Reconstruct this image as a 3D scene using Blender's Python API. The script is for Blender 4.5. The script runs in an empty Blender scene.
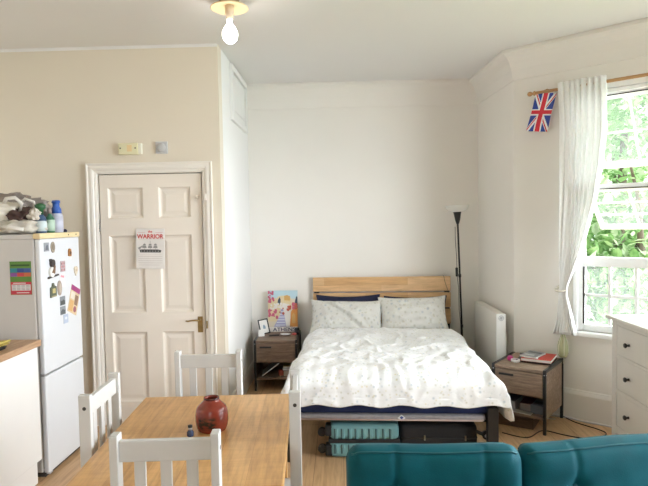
import bpy, bmesh, math, random
from mathutils import Vector, Matrix, noise
PI = math.pi
S = bpy.context.scene
COL = S.collection
random.seed(7)

# ------------------------------------------------------------------ materials
def nmat(name):
    m = bpy.data.materials.new(name); m.use_nodes = True
    nt = m.node_tree; b = nt.nodes['Principled BSDF']
    return m, nt, b
def N(nt, t, **kw):
    n = nt.nodes.new(t)
    for k, v in kw.items(): setattr(n, k, v)
    return n
def coords(nt, scale=(1, 1, 1), kind='Object', rot=(0, 0, 0)):
    tc = N(nt, 'ShaderNodeTexCoord'); mp = N(nt, 'ShaderNodeMapping')
    mp.inputs['Scale'].default_value = scale; mp.inputs['Rotation'].default_value = rot
    nt.links.new(tc.outputs[kind], mp.inputs['Vector'])
    return mp.outputs['Vector']
def ramp(nt, fac, stops):
    r = N(nt, 'ShaderNodeValToRGB'); e = r.color_ramp.elements
    e[0].position, e[0].color = stops[0][0], (*stops[0][1], 1)
    e[1].position, e[1].color = stops[-1][0], (*stops[-1][1], 1)
    for p, c in stops[1:-1]:
        x = e.new(p); x.color = (*c, 1)
    nt.links.new(fac, r.inputs['Fac'])
    return r.outputs['Color']
def bump(nt, b, h, strength=.2, dist=.01):
    n = N(nt, 'ShaderNodeBump'); n.inputs['Strength'].default_value = strength; n.inputs['Distance'].default_value = dist
    nt.links.new(h, n.inputs['Height']); nt.links.new(n.outputs['Normal'], b.inputs['Normal'])
def noisetex(nt, vec, scale, detail=3, rough=.5, dist=0):
    n = N(nt, 'ShaderNodeTexNoise'); n.inputs['Scale'].default_value = scale
    n.inputs['Detail'].default_value = detail; n.inputs['Roughness'].default_value = rough; n.inputs['Distortion'].default_value = dist
    nt.links.new(vec, n.inputs['Vector']); return n.outputs['Fac']
def plain(name, c, rough=.5, metal=0, var=.06, vs=6, bstr=0, bscale=60, spec=.5, sheen=0, coat=0):
    """one colour with a slight procedural mottling and optional grain"""
    m, nt, b = nmat(name)
    v = coords(nt)
    f = noisetex(nt, v, vs, 4)
    lo = tuple(max(0, x * (1 - var)) for x in c); hi = tuple(min(1, x * (1 + var)) for x in c)
    nt.links.new(ramp(nt, f, [(.3, lo), (.7, hi)]), b.inputs['Base Color'])
    b.inputs['Roughness'].default_value = rough; b.inputs['Metallic'].default_value = metal
    b.inputs['Specular IOR Level'].default_value = spec
    if sheen: b.inputs['Sheen Weight'].default_value = sheen; b.inputs['Sheen Roughness'].default_value = .4
    if coat: b.inputs['Coat Weight'].default_value = coat
    if bstr: bump(nt, b, noisetex(nt, v, bscale, 3), bstr, .004)
    return m
def wood(name, dark, mid, light, grain=(1, 14, 14), scale=3, rough=.45, bstr=.08, dist=1.2):
    """grain runs along the axis with the SMALL scale"""
    m, nt, b = nmat(name)
    v = coords(nt, grain)
    f = noisetex(nt, v, scale, 6, .6, dist)
    v2 = coords(nt, tuple(g * 3.5 for g in grain))
    f2 = noisetex(nt, v2, scale * 2, 4, .6, .4)
    mx = N(nt, 'ShaderNodeMix'); mx.data_type = 'FLOAT'; mx.inputs[0].default_value = .35
    nt.links.new(f, mx.inputs[2]); nt.links.new(f2, mx.inputs[3])
    nt.links.new(ramp(nt, mx.outputs[0], [(.3, dark), (.5, mid), (.7, light)]), b.inputs['Base Color'])
    b.inputs['Roughness'].default_value = rough
    bump(nt, b, mx.outputs[0], bstr, .002)
    return m
def planks(name, c1, c2, mortar, w, h, rot, gdir, rough=.4, seam=.0016, ripple=False):
    m, nt, b = nmat(name)
    v = coords(nt, rot=rot if isinstance(rot, tuple) else (0, 0, rot))
    br = N(nt, 'ShaderNodeTexBrick'); br.offset = .37
    br.inputs['Color1'].default_value = (*c1, 1); br.inputs['Color2'].default_value = (*c2, 1); br.inputs['Mortar'].default_value = (*mortar, 1)
    br.inputs['Scale'].default_value = 1; br.inputs['Mortar Size'].default_value = seam
    br.inputs['Brick Width'].default_value = w; br.inputs['Row Height'].default_value = h
    nt.links.new(v, br.inputs['Vector'])
    g = coords(nt, gdir)
    f = noisetex(nt, g, 3, 6, .6, .25)
    col = ramp(nt, f, [(.3, (.62, .55, .48)), (.5, (.9, .87, .84)), (.72, (1.12, 1.1, 1.06))])
    mx = N(nt, 'ShaderNodeMix'); mx.data_type = 'RGBA'; mx.blend_type = 'MULTIPLY'; mx.inputs[0].default_value = .8
    nt.links.new(br.outputs['Color'], mx.inputs[6]); nt.links.new(col, mx.inputs[7])
    out = mx.outputs[2]
    if ripple:                                    # curly figure running across the boards
        rf = noisetex(nt, coords(nt, (2.2, 13, 1)), 2.6, 3, .55, 1.2)
        rc_ = ramp(nt, rf, [(.35, (.80, .76, .70)), (.6, (1.08, 1.08, 1.06))])
        m2 = N(nt, 'ShaderNodeMix'); m2.data_type = 'RGBA'; m2.blend_type = 'MULTIPLY'; m2.inputs[0].default_value = .32
        nt.links.new(out, m2.inputs[6]); nt.links.new(rc_, m2.inputs[7]); out = m2.outputs[2]
    nt.links.new(out, b.inputs['Base Color']); b.inputs['Roughness'].default_value = rough
    bump(nt, b, f, .05, .002)
    return m
def glassmat(name, tint=(1, 1, 1), haze=.06, hazecol=(.9, .95, .95)):
    m = bpy.data.materials.new(name); m.use_nodes = True; nt = m.node_tree; nt.nodes.clear()
    o = N(nt, 'ShaderNodeOutputMaterial'); t = N(nt, 'ShaderNodeBsdfTransparent'); t.inputs[0].default_value = (*tint, 1)
    g = N(nt, 'ShaderNodeBsdfGlossy'); g.inputs['Roughness'].default_value = .03
    fr = N(nt, 'ShaderNodeFresnel'); fr.inputs['IOR'].default_value = 1.12
    d = N(nt, 'ShaderNodeBsdfTranslucent'); d.inputs[0].default_value = (*hazecol, 1)
    a = N(nt, 'ShaderNodeMixShader'); b2 = N(nt, 'ShaderNodeMixShader'); a.inputs[0].default_value = haze
    nt.links.new(t.outputs[0], a.inputs[1]); nt.links.new(d.outputs[0], a.inputs[2])
    nt.links.new(fr.outputs[0], b2.inputs[0]); nt.links.new(a.outputs[0], b2.inputs[1]); nt.links.new(g.outputs[0], b2.inputs[2])
    nt.links.new(b2.outputs[0], o.inputs[0])
    return m
def clothmat(name, c, trans=.35, var=.04):
    m = bpy.data.materials.new(name); m.use_nodes = True; nt = m.node_tree; nt.nodes.clear()
    o = N(nt, 'ShaderNodeOutputMaterial'); d = N(nt, 'ShaderNodeBsdfDiffuse'); t = N(nt, 'ShaderNodeBsdfTranslucent'); x = N(nt, 'ShaderNodeMixShader')
    v = coords(nt, (40, 40, 8)); f = noisetex(nt, v, 4, 3)
    cr = ramp(nt, f, [(.3, tuple(k * (1 - var) for k in c)), (.7, tuple(min(1, k * (1 + var)) for k in c))])
    nt.links.new(cr, d.inputs[0]); nt.links.new(cr, t.inputs[0]); x.inputs[0].default_value = trans
    nt.links.new(d.outputs[0], x.inputs[1]); nt.links.new(t.outputs[0], x.inputs[2]); nt.links.new(x.outputs[0], o.inputs[0])
    return m
def printcloth(name, base, spots, scale=22):
    """off-white cotton with a faint printed scatter of little sprigs"""
    m, nt, b = nmat(name)
    v = coords(nt)
    col = None
    prev = None
    for i, (c, sc, th) in enumerate(spots):
        vo = N(nt, 'ShaderNodeTexVoronoi'); vo.inputs['Scale'].default_value = sc
        mp = N(nt, 'ShaderNodeMapping'); mp.inputs['Location'].default_value = (i * 3.7, i * 1.3, i * .7); mp.inputs['Scale'].default_value = (1, .8, 1)
        nt.links.new(v, mp.inputs['Vector']); nt.links.new(mp.outputs['Vector'], vo.inputs['Vector'])
        r = ramp(nt, vo.outputs['Distance'], [(th * .15, (1, 1, 1)), (th * 1.15, (0, 0, 0))])
        mx = N(nt, 'ShaderNodeMix'); mx.data_type = 'RGBA'
        nt.links.new(r, mx.inputs[0])
        if prev is None: mx.inputs[6].default_value = (*base, 1)
        else: nt.links.new(prev, mx.inputs[6])
        mx.inputs[7].default_value = (*c, 1); prev = mx.outputs[2]
    nt.links.new(prev, b.inputs['Base Color']); b.inputs['Roughness'].default_value = .85
    b.inputs['Specular IOR Level'].default_value = .15
    bump(nt, b, noisetex(nt, v, 7, 5, .62, 1.5), .28, .012)
    return m
def emit(name, c, s):
    m, nt, b = nmat(name); b.inputs['Emission Color'].default_value = (*c, 1); b.inputs['Emission Strength'].default_value = s
    b.inputs['Base Color'].default_value = (*c, 1); return m

M = {}
M['wall_grey'] = plain('wall_paint_pale_stone', (.80, .77, .725), .9, var=.015, vs=1.5, bstr=.06, bscale=90, spec=.2)
M['wall_cream'] = plain('wall_paint_cream', (.73, .665, .56), .9, var=.02, vs=1.5, bstr=.06, bscale=90, spec=.2)
M['wall_white'] = plain('wall_paint_white', (.82, .815, .80), .9, var=.01, vs=1.5, bstr=.06, bscale=90, spec=.2)
M['ceil'] = plain('ceiling_paint', (.775, .765, .765), .95, var=.01, vs=1, spec=.1)
M['trim'] = plain('trim_gloss_cream', (.80, .76, .70), .4, var=.02)
M['door'] = plain('door_paint_cream', (.80, .735, .655), .45, var=.025, vs=3)
M['skirt'] = plain('skirting_paint', (.76, .73, .68), .45, var=.02)
M['upvc'] = plain('window_white', (.92, .93, .93), .35, var=.01)
M['floor'] = planks('floor_light_oak', (.52, .33, .175), (.60, .39, .215), (.25, .14, .07), 1.28, .19, PI / 2, (13, 1, 1))
M['table'] = planks('table_honey_pine', (.66, .39, .155), (.56, .31, .11), (.42, .21, .07), 2.2, .118, PI / 2, (16, 1.5, 1), .3, .0006, ripple=True)
M['chair'] = plain('chair_white_paint', (.58, .575, .56), .45, var=.03, vs=8, bstr=.05)
M['black'] = plain('black_metal', (.012, .012, .014), .4, var=.2)
M['blackp'] = plain('black_plastic', (.014, .014, .016), .5, var=.2)
M['headwood'] = planks('headboard_rubberwood', (.78, .53, .30), (.62, .37, .17), (.52, .31, .15), .42, .0725, (PI / 2, 0, 0), (1.3, 10, 14), .45, .0006)
M['nswood'] = wood('rustic_brown_board', (.10, .062, .042), (.20, .13, .09), (.30, .205, .145), (1.5, 8, 12), 3, .55)
M['nswoodl'] = wood('rustic_weathered_board', (.13, .085, .06), (.27, .19, .135), (.44, .33, .24), (1.5, 8, 12), 3, .55)
M['boxwood'] = wood('walnut_box', (.07, .035, .02), (.13, .07, .04), (.19, .11, .065), (1.5, 8, 12), 3, .5)
M['worktop'] = wood('worktop_oak', (.30, .17, .09), (.42, .26, .15), (.52, .34, .21), (10, 1.2, 10), 3, .4)
M['fridge'] = plain('fridge_white_enamel', (.66, .675, .70), .3, var=.008)
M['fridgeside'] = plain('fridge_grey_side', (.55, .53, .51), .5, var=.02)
M['fridgecap'] = plain('fridge_yellowed_trim', (.72, .58, .33), .45, var=.05)
M['unit'] = plain('cabinet_gloss_white', (.82, .81, .79), .25, var=.01)
M['seal'] = plain('seal_grey', (.45, .45, .45), .6)
M['dresser'] = plain('dresser_white_stain', (.70, .685, .65), .45, var=.02)
M['gap'] = plain('dark_gap', (.05, .045, .04), .9)
M['rad'] = plain('radiator_enamel', (.74, .71, .655), .4, var=.01)
M['radend'] = plain('radiator_white', (.82, .815, .80), .4, var=.01)
M['grey'] = plain('grey_plastic', (.45, .46, .48), .5)
M['teal'] = plain('sofa_teal_velvet', (.0, .084, .112), .7, var=.16, vs=9, bstr=.15, bscale=220, sheen=.03, spec=.2)
M['tealpipe'] = plain('sofa_piping', (.003, .09, .115), .7, var=.1)
M['tealcase'] = plain('suitcase_teal_shell', (.16, .35, .375), .4, var=.08)
M['navy'] = plain('navy_cotton', (.012, .016, .05), .9, var=.15, bstr=.1)
M['navym'] = plain('mattress_navy', (.012, .025, .10), .85, var=.15, bstr=.2, bscale=120)
M['greym'] = plain('mattress_grey_border', (.30, .285, .30), .85, var=.12, vs=40, bstr=.2, bscale=160)
M['pink_pipe'] = plain('mattress_piping', (.52, .40, .37), .8)
M['duvet'] = printcloth('duvet_printed_cotton', (.84, .85, .87), [((.62, .62, .55), 30, .26), ((.54, .60, .66), 21, .21), ((.72, .66, .46), 25, .19)])
M['pillow'] = printcloth('pillow_printed_cotton', (.68, .675, .65), [((.48, .47, .42), 22, .30), ((.42, .46, .52), 17, .25), ((.58, .54, .43), 27, .24)])
M['vase'] = None
M['brass'] = plain('aged_brass', (.33, .23, .10), .38, 1, var=.15, vs=20)
M['chrome'] = plain('steel', (.55, .55, .56), .3, 1)
M['paper'] = plain('paper_white', (.80, .79, .77), .8, var=.02)
M['red'] = plain('print_red', (.55, .05, .05), .7)
M['curtain'] = clothmat('curtain_voile', (.95, .95, .94), .3)
M['rod'] = wood('curtain_pole_pine', (.34, .17, .07), (.48, .26, .11), (.58, .34, .16), (1, 12, 12), 3, .4)
M['glass'] = glassmat('window_glass', haze=.06)
M['hazeglass'] = glassmat('window_awning_glass', haze=.06)
M['shade'] = clothmat('lamp_bowl_opal', (.96, .96, .95), .5, .01)
M['peach'] = plain('lamp_gallery_ivory', (.78, .60, .36), .5)
M['woodrose'] = wood('ceiling_pattress', (.22, .13, .08), (.32, .20, .12), (.40, .26, .17))
M['bulb'] = emit('bulb_lit', (1, .95, .88), 5)
M['grass'] = plain('lawn', (.10, .20, .04), .9, var=.4, vs=3)
M['bark'] = plain('bark', (.12, .09, .065), .9, var=.3)
def leafmat(name, a, b_, c):
    m = bpy.data.materials.new(name); m.use_nodes = True; nt = m.node_tree; nt.nodes.clear()
    o = N(nt, 'ShaderNodeOutputMaterial'); d = N(nt, 'ShaderNodeBsdfDiffuse'); t = N(nt, 'ShaderNodeBsdfTranslucent'); x = N(nt, 'ShaderNodeMixShader')
    f = noisetex(nt, coords(nt), 6, 4)
    cr = ramp(nt, f, [(.3, a), (.5, b_), (.7, c)])
    nt.links.new(cr, d.inputs[0]); nt.links.new(cr, t.inputs[0]); x.inputs[0].default_value = .4
    nt.links.new(d.outputs[0], x.inputs[1]); nt.links.new(t.outputs[0], x.inputs[2]); nt.links.new(x.outputs[0], o.inputs[0])
    return m
M['leaf'] = leafmat('leaf_mid_green', (.09, .19, .06), (.20, .34, .13), (.38, .50, .26))
M['leafpale'] = leafmat('leaf_pale_green', (.28, .40, .20), (.44, .54, .34), (.60, .66, .48))
_c = {}
def colr(r, g, b, rough=.6, metal=0):
    k = (r, g, b, rough, metal)
    if k not in _c: _c[k] = plain('colour_%d_%d_%d_%d' % (r * 99, g * 99, b * 99, rough * 10), (r, g, b), rough, metal, var=.05)
    return _c[k]
def vasemat():
    m, nt, b = nmat('vase_terracotta_glaze')
    v = coords(nt)
    f = noisetex(nt, v, 14, 4)
    base = ramp(nt, f, [(.3, (.20, .028, .016)), (.7, (.27, .045, .025))])
    sx = N(nt, 'ShaderNodeSeparateXYZ'); nt.links.new(v, sx.inputs[0])
    def band(out, lo, hi, soft):
        a = ramp(nt, out, [(lo, (0, 0, 0)), (lo + soft, (1, 1, 1))]); c = ramp(nt, out, [(hi - soft, (1, 1, 1)), (hi, (0, 0, 0))])
        k = N(nt, 'ShaderNodeMix'); k.data_type = 'RGBA'; k.blend_type = 'MULTIPLY'; k.inputs[0].default_value = 1
        nt.links.new(a, k.inputs[6]); nt.links.new(c, k.inputs[7]); return k.outputs[2]
    def shift(out, add):
        k = N(nt, 'ShaderNodeMath'); k.inputs[1].default_value = add; nt.links.new(out, k.inputs[0]); return k.outputs[0]
    def mul(a, b_, fac=1):
        k = N(nt, 'ShaderNodeMix'); k.data_type = 'RGBA'; k.blend_type = 'MULTIPLY'; k.inputs[0].default_value = fac
        nt.links.new(a, k.inputs[6]); nt.links.new(b_, k.inputs[7]); return k.outputs[2]
    bx = band(shift(sx.outputs[0], .5), .45, .535, .012); bz = band(shift(sx.outputs[2], 0), .015, .075, .012)
    n2 = noisetex(nt, coords(nt, (1, 1, 2.2)), 42, 4, .6)
    inv = N(nt, 'ShaderNodeMath'); inv.operation = 'LESS_THAN'; inv.inputs[1].default_value = 0.0
    nt.links.new(sx.outputs[1], inv.inputs[0])
    msk = mul(mul(bx, bz), ramp(nt, n2, [(.38, (.25, .25, .25)), (.55, (1, 1, 1))]))
    msk = mul(msk, inv.outputs[0])
    mx = N(nt, 'ShaderNodeMix'); mx.data_type = 'RGBA'
    nt.links.new(msk, mx.inputs[0]); nt.links.new(base, mx.inputs[6]); mx.inputs[7].default_value = (.035, .022, .016, 1)
    nt.links.new(mx.outputs[2], b.inputs['Base Color']); b.inputs['Roughness'].default_value = .22
    return m
M['vase'] = vasemat()

# ------------------------------------------------------------------ mesh helpers
def BM(): return bmesh.new()
def quadface(bm, pts, mi=0):
    f = bm.faces.new([bm.verts.new(p) for p in pts]); f.material_index = mi; return f
def box(bm, x0, x1, y0, y1, z0, z1, bev=0, mi=0, mat=None, seg=2):
    t = bmesh.new(); bmesh.ops.create_cube(t, size=1)
    for v in t.verts:
        v.co = Vector(((x0 + x1) / 2 + v.co.x * (x1 - x0), (y0 + y1) / 2 + v.co.y * (y1 - y0), (z0 + z1) / 2 + v.co.z * (z1 - z0)))
    if bev: bmesh.ops.bevel(t, geom=t.edges[:], offset=bev, segments=seg, affect='EDGES', profile=.5)
    merge(bm, t, mi, mat)
def merge(bm, t, mi=0, mat=None):
    mp = {}
    for v in t.verts: mp[v] = bm.verts.new(mat @ v.co if mat else v.co)
    for f in t.faces:
        try: g = bm.faces.new([mp[v] for v in f.verts]); g.material_index = mi; g.smooth = f.smooth
        except ValueError: pass
    t.free()
def frame_from(d):
    d = Vector(d).normalized(); a = Vector((0, 0, 1)) if abs(d.z) < .95 else Vector((1, 0, 0))
    x = d.cross(a).normalized(); return x, x.cross(d).normalized(), d
def tube(bm, pts, r, seg=8, mi=0, closed=False, cap=True):
    pts = [Vector(p) for p in pts]; n = len(pts); rings = []
    for i, p in enumerate(pts):
        if closed: d = pts[(i + 1) % n] - pts[i - 1]
        else: d = pts[min(i + 1, n - 1)] - pts[max(i - 1, 0)]
        x, y, _ = frame_from(d)
        rr = r[i] if isinstance(r, (list, tuple)) else r
        if rings and True:
            # keep twist small
            pass
        rings.append([bm.verts.new(p + (x * math.cos(2 * PI * k / seg) + y * math.sin(2 * PI * k / seg)) * rr) for k in range(seg)])
    m = n if closed else n - 1
    for i in range(m):
        a, b = rings[i], rings[(i + 1) % n]
        for k in range(seg):
            f = bm.faces.new((a[k], a[(k + 1) % seg], b[(k + 1) % seg], b[k])); f.material_index = mi; f.smooth = True
    if cap and not closed:
        f = bm.faces.new(rings[0]); f.material_index = mi
        f = bm.faces.new(rings[-1][::-1]); f.material_index = mi
def cyl(bm, p0, p1, r0, r1=None, seg=20, mi=0): tube(bm, [p0, p1], [r0, r1 if r1 is not None else r0], seg, mi)
def lathe(bm, prof, seg=32, mi=0, o=(0, 0, 0), mat=None):
    rings = []
    for r, z in prof:
        ring = []
        for k in range(seg):
            a = 2 * PI * k / seg; p = Vector((o[0] + max(r, 1e-4) * math.cos(a), o[1] + max(r, 1e-4) * math.sin(a), o[2] + z))
            ring.append(bm.verts.new(mat @ p if mat else p))
        rings.append(ring)
    for a, b in zip(rings, rings[1:]):
        for k in range(seg):
            f = bm.faces.new((a[k], a[(k + 1) % seg], b[(k + 1) % seg], b[k])); f.material_index = mi; f.smooth = True
def sheet(bm, fn, nu, nv, mi=0, mfn=None):
    g = [[bm.verts.new(fn(i / nu, j / nv)) for j in range(nv + 1)] for i in range(nu + 1)]
    for i in range(nu):
        for j in range(nv):
            f = bm.faces.new((g[i][j], g[i + 1][j], g[i + 1][j + 1], g[i][j + 1])); f.smooth = True
            f.material_index = mfn((i + .5) / nu, (j + .5) / nv) if mfn else mi
def obj(name, bm, mats, parent=None, smooth=False, solid=0, sub=0, bevel=0):
    bmesh.ops.recalc_face_normals(bm, faces=bm.faces[:])
    me = bpy.data.meshes.new(name); bm.to_mesh(me); bm.free()
    for m in (mats if isinstance(mats, (list, tuple)) else [mats]): me.materials.append(m)
    if smooth:
        for p in me.polygons: p.use_smooth = True
    o = bpy.data.objects.new(name, me); COL.objects.link(o)
    if parent: o.parent = parent
    if solid:
        s = o.modifiers.new('thickness', 'SOLIDIFY'); s.thickness = solid; s.offset = 0
    if bevel:
        s = o.modifiers.new('bevel', 'BEVEL'); s.width = bevel; s.segments = 2; s.limit_method = 'ANGLE'
    if sub:
        s = o.modifiers.new('sub', 'SUBSURF'); s.levels = sub; s.render_levels = sub
    return o
def tag(o, label, cat, group=None):
    o['label'] = label; o['category'] = cat
    if group: o['group'] = group
    return o
def thing(name, label, cat, loc=(0, 0, 0), rotz=0, group=None, rot=None):
    o = bpy.data.objects.new(name, None); COL.objects.link(o)
    o.empty_display_size = .05
    o.location = loc; o.rotation_euler = rot if rot else (0, 0, rotz)
    return tag(o, label, cat, group)
def struct(name, bm, m, parent=None, **k):
    o = obj(name, bm, m, parent, **k)
    if not parent: o['kind'] = 'structure'
    return o
def kids(o): return [c for c in COL.objects if c.parent == o]
def dup(root, loc, rotz, label, group=None):
    r = root.copy(); COL.objects.link(r); r.location = loc; r.rotation_euler = (0, 0, rotz); r['label'] = label
    if group: r['group'] = group
    for ch in kids(root):
        c = ch.copy(); COL.objects.link(c); c.parent = r
        for g in kids(ch):
            d = g.copy(); COL.objects.link(d); d.parent = c
    return r
def textmesh(bm, s, size, mat4, mi=0, bold=0, align='CENTER', depth=.0004):
    cu = bpy.data.curves.new('t', 'FONT'); cu.body = s; cu.size = size; cu.align_x = align; cu.offset = bold; cu.extrude = depth; cu.resolution_u = 3
    o = bpy.data.objects.new('t', cu); COL.objects.link(o)
    bpy.context.view_layer.update()
    me = bpy.data.meshes.new_from_object(o.evaluated_get(bpy.context.evaluated_depsgraph_get()))
    t = bmesh.new(); t.from_mesh(me); merge(bm, t, mi, mat4)
    bpy.data.objects.remove(o); bpy.data.curves.remove(cu); bpy.data.meshes.remove(me)
def pt(bm, x0, x1, y0, y1, d, mi, mat4=None, th=.0004):
    """small raised print patch in the xy plane at height d"""
    box(bm, x0, x1, y0, y1, d, d + th, 0, mi, mat4)
def poly(bm, pts, d, mi, mat4=None, th=.0004):
    a = [Vector((x, y, d)) for x, y in pts]; b = [Vector((x, y, d + th)) for x, y in pts]
    if mat4: a = [mat4 @ p for p in a]; b = [mat4 @ p for p in b]
    va = [bm.verts.new(p) for p in a]; vb = [bm.verts.new(p) for p in b]; n = len(va)
    for f in ([vb, va[::-1]] + [[va[i], va[(i + 1) % n], vb[(i + 1) % n], vb[i]] for i in range(n)]):
        g = bm.faces.new(f); g.material_index = mi
def circ(cx, cy, r, n=12, ry=None): return [(cx + r * math.cos(2 * PI * k / n), cy + (ry or r) * math.sin(2 * PI * k / n)) for k in range(n)]
def sweep(bm, path, prof, side=1, mi=0):
    """profile (offset into room, z) swept along a plan polyline with mitred corners"""
    P = [Vector((x, y)) for x, y in path]; n = len(P); offs = []
    for i in range(n):
        ds = []
        if i > 0: ds.append((P[i] - P[i - 1]).normalized())
        if i < n - 1: ds.append((P[i + 1] - P[i]).normalized())
        ns = [Vector((d.y, -d.x)) * side for d in ds]
        if len(ns) == 1: offs.append(ns[0])
        else:
            m = (ns[0] + ns[1]).normalized(); offs.append(m / max(.3, m.dot(ns[0])))
    rings = [[bm.verts.new((P[i].x + offs[i].x * o, P[i].y + offs[i].y * o, z)) for o, z in prof] for i in range(n)]
    k = len(prof)
    for a, b in zip(rings, rings[1:]):
        for j in range(k):
            f = bm.faces.new((a[j], a[(j + 1) % k], b[(j + 1) % k], b[j])); f.material_index = mi
    bm.faces.new(rings[0]); bm.faces.new(rings[-1][::-1])
def fbm(x, y, z=0, o=3):
    s = 0; a = 1
    for i in range(o):
        s += a * noise.noise(Vector((x, y, z))); x *= 2.03; y *= 2.03; z += 7.1; a *= .5
    return s

# ------------------------------------------------------------------ camera
EH = 1.6
f_px, pitch, roll, yaw, cy = 558.9, .0470, -.0180, -.0290, 247.0
F = Vector((math.sin(yaw) * math.cos(pitch), math.cos(yaw) * math.cos(pitch), -math.sin(pitch)))
R0 = Vector((math.cos(yaw), -math.sin(yaw), 0)); U0 = R0.cross(F)
R = R0 * math.cos(roll) + U0 * math.sin(roll); U = U0 * math.cos(roll) - R0 * math.sin(roll)
cam = bpy.data.cameras.new('camera'); co = bpy.data.objects.new('camera', cam); COL.objects.link(co)
co.matrix_world = Matrix(((R.x, U.x, -F.x, 0), (R.y, U.y, -F.y, 0), (R.z, U.z, -F.z, EH), (0, 0, 0, 1)))
cam.sensor_width = 36; cam.lens = f_px * 36 / 648; cam.shift_y = (cy - 243) / 648; cam.clip_start = .02
S.camera = co

# ------------------------------------------------------------------ room shell
H = 2.975
BP = Vector((1.804, 4.473, 0)); BD = Vector((.7604, -.6494, 0)); BN = Vector((.6494, .7604, 0))   # bay wall: origin, along, outward
def bay(u, out, z): p = BP + BD * u + BN * out; return Vector((p.x, p.y, z))
BROT = math.atan2(BD.y, BD.x)
BAYM = Matrix.Translation(BP) @ Matrix.Rotation(BROT, 4, 'Z')          # local x along wall, y outward, z up
UL, UR = -.4435, 1.3756
CORN = bay(UL, 0, 0); REND = bay(UR, 0, 0)
XR, YR, XL, YD, YB, XA = REND.x, -1.8, -2.75, 4.35, 5.7, -.92
bm = BM(); box(bm, XL - .3, 4.2, YR - .3, 6.2, -.12, 0); struct('floor', bm, M['floor'])
bm = BM(); box(bm, XL - .3, 4.2, YR - .3, 6.2, H, H + .12); struct('ceiling', bm, M['ceil'])
bm = BM(); box(bm, XA - .15, 1.7, YB, YB + .15, 0, H); struct('wall_back', bm, M['wall_grey'])
DX0, DX1, DZ = -1.905, -1.06, 2.005                                    # door opening
bm = BM()
box(bm, XL - .15, DX0, YD, YD + .12, 0, H); box(bm, DX1, XA, YD, YD + .12, 0, H); box(bm, DX0, DX1, YD, YD + .12, DZ, H)
struct('wall_front', bm, M['wall_cream'])
bm = BM(); box(bm, XA - .12, XA, YD + .12, YB, 0, H); struct('wall_alcove_left', bm, M['wall_white'])
bm = BM()
for z0, z1 in ((0, H),):
    a = [(1.40, YB), (CORN.x, CORN.y), (CORN.x + .16, CORN.y + .14), (1.60, YB + .1)]
    va = [bm.verts.new((x, y, z0)) for x, y in a]; vb = [bm.verts.new((x, y, z1)) for x, y in a]
    bm.faces.new(va); bm.faces.new(vb)
    for i in range(4): bm.faces.new((va[i], va[(i + 1) % 4], vb[(i + 1) % 4], vb[i]))
struct('wall_alcove_right', bm, M['wall_grey'])
W0, W1, WZ0, WZ1 = .05, 1.27, .70, 2.57
bm = BM()
for a in ((UL, W0, 0, H), (W1, UR + .1, 0, H), (W0, W1, 0, WZ0), (W0, W1, WZ1, H)):
    box(bm, a[0], a[1], 0, .16, a[2], a[3], 0, 0, BAYM)
struct('wall_bay', bm, M['wall_grey'])
V0, V1 = .9, 3.35                                                       # added side window (out of frame), put in to light the room
bm = BM()
for a in ((YR - .16, V0, 0, H), (V1, REND.y + .05, 0, H), (V0, V1, 0, .6), (V0, V1, 2.65, H)):
    box(bm, XR, XR + .16, a[0], a[1], a[2], a[3])
struct('wall_right', bm, M['wall_grey'])
RW = (-1.1, -.1)  # opening for the added rear window, unseen behind the camera
bm = BM()
for a in ((XL - .15, RW[0], 0, H), (RW[1], XR + .16, 0, H), (RW[0], RW[1], 0, .9), (RW[0], RW[1], 2.6, H)):
    box(bm, a[0], a[1], YR - .16, YR, a[2], a[3])
struct('wall_rear', bm, M['wall_cream'])
bm = BM(); box(bm, XL - .15, XL, YR - .16, YD, 0, H); struct('wall_left', bm, M['wall_cream'])
# cornice
cove = [(0, 2.975), (0, 2.735), (.008, 2.738), (.012, 2.765), (.022, 2.82), (.042, 2.875), (.070, 2.918), (.095, 2.938), (.108, 2.944), (.110, 2.958), (.104, 2.975)]
bm = BM(); sweep(bm, [(XA, YB), (1.40, YB)], [(o * .8, z) for o, z in cove]); struct('trim_1', bm, M['wall_grey'])
bm = BM(); sweep(bm, [(1.40, YB), (CORN.x, CORN.y), (REND.x, REND.y)], cove); struct('trim_2', bm, M['wall_grey'])
bm = BM(); sweep(bm, [(XL, 0), (XL, YD), (XA, YD)], [(0, 2.975), (0, 2.955), (.004, 2.956), (.012, 2.972), (.012, 2.975)]); struct('trim_3', bm, M['ceil'])
# skirting
sk = [(0, 0), (.018, 0), (.018, .19), (.014, .205), (.010, .215), (.008, .225), (0, .228)]
bm = BM(); sweep(bm, [(1.40, YB), (CORN.x, CORN.y), (REND.x, REND.y)], sk); struct('baseboard_right', bm, M['skirt'])
bm = BM(); sweep(bm, [(XA, YD), (XA, YB), (1.40, YB)], [(o, z * .75) for o, z in sk]); struct('baseboard_back', bm, M['skirt'])
bm = BM(); sweep(bm, [(XL, YD), (DX0 - .09, YD)], [(o, z * .75) for o, z in sk]); struct('baseboard_front', bm, M['skirt'])

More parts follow.
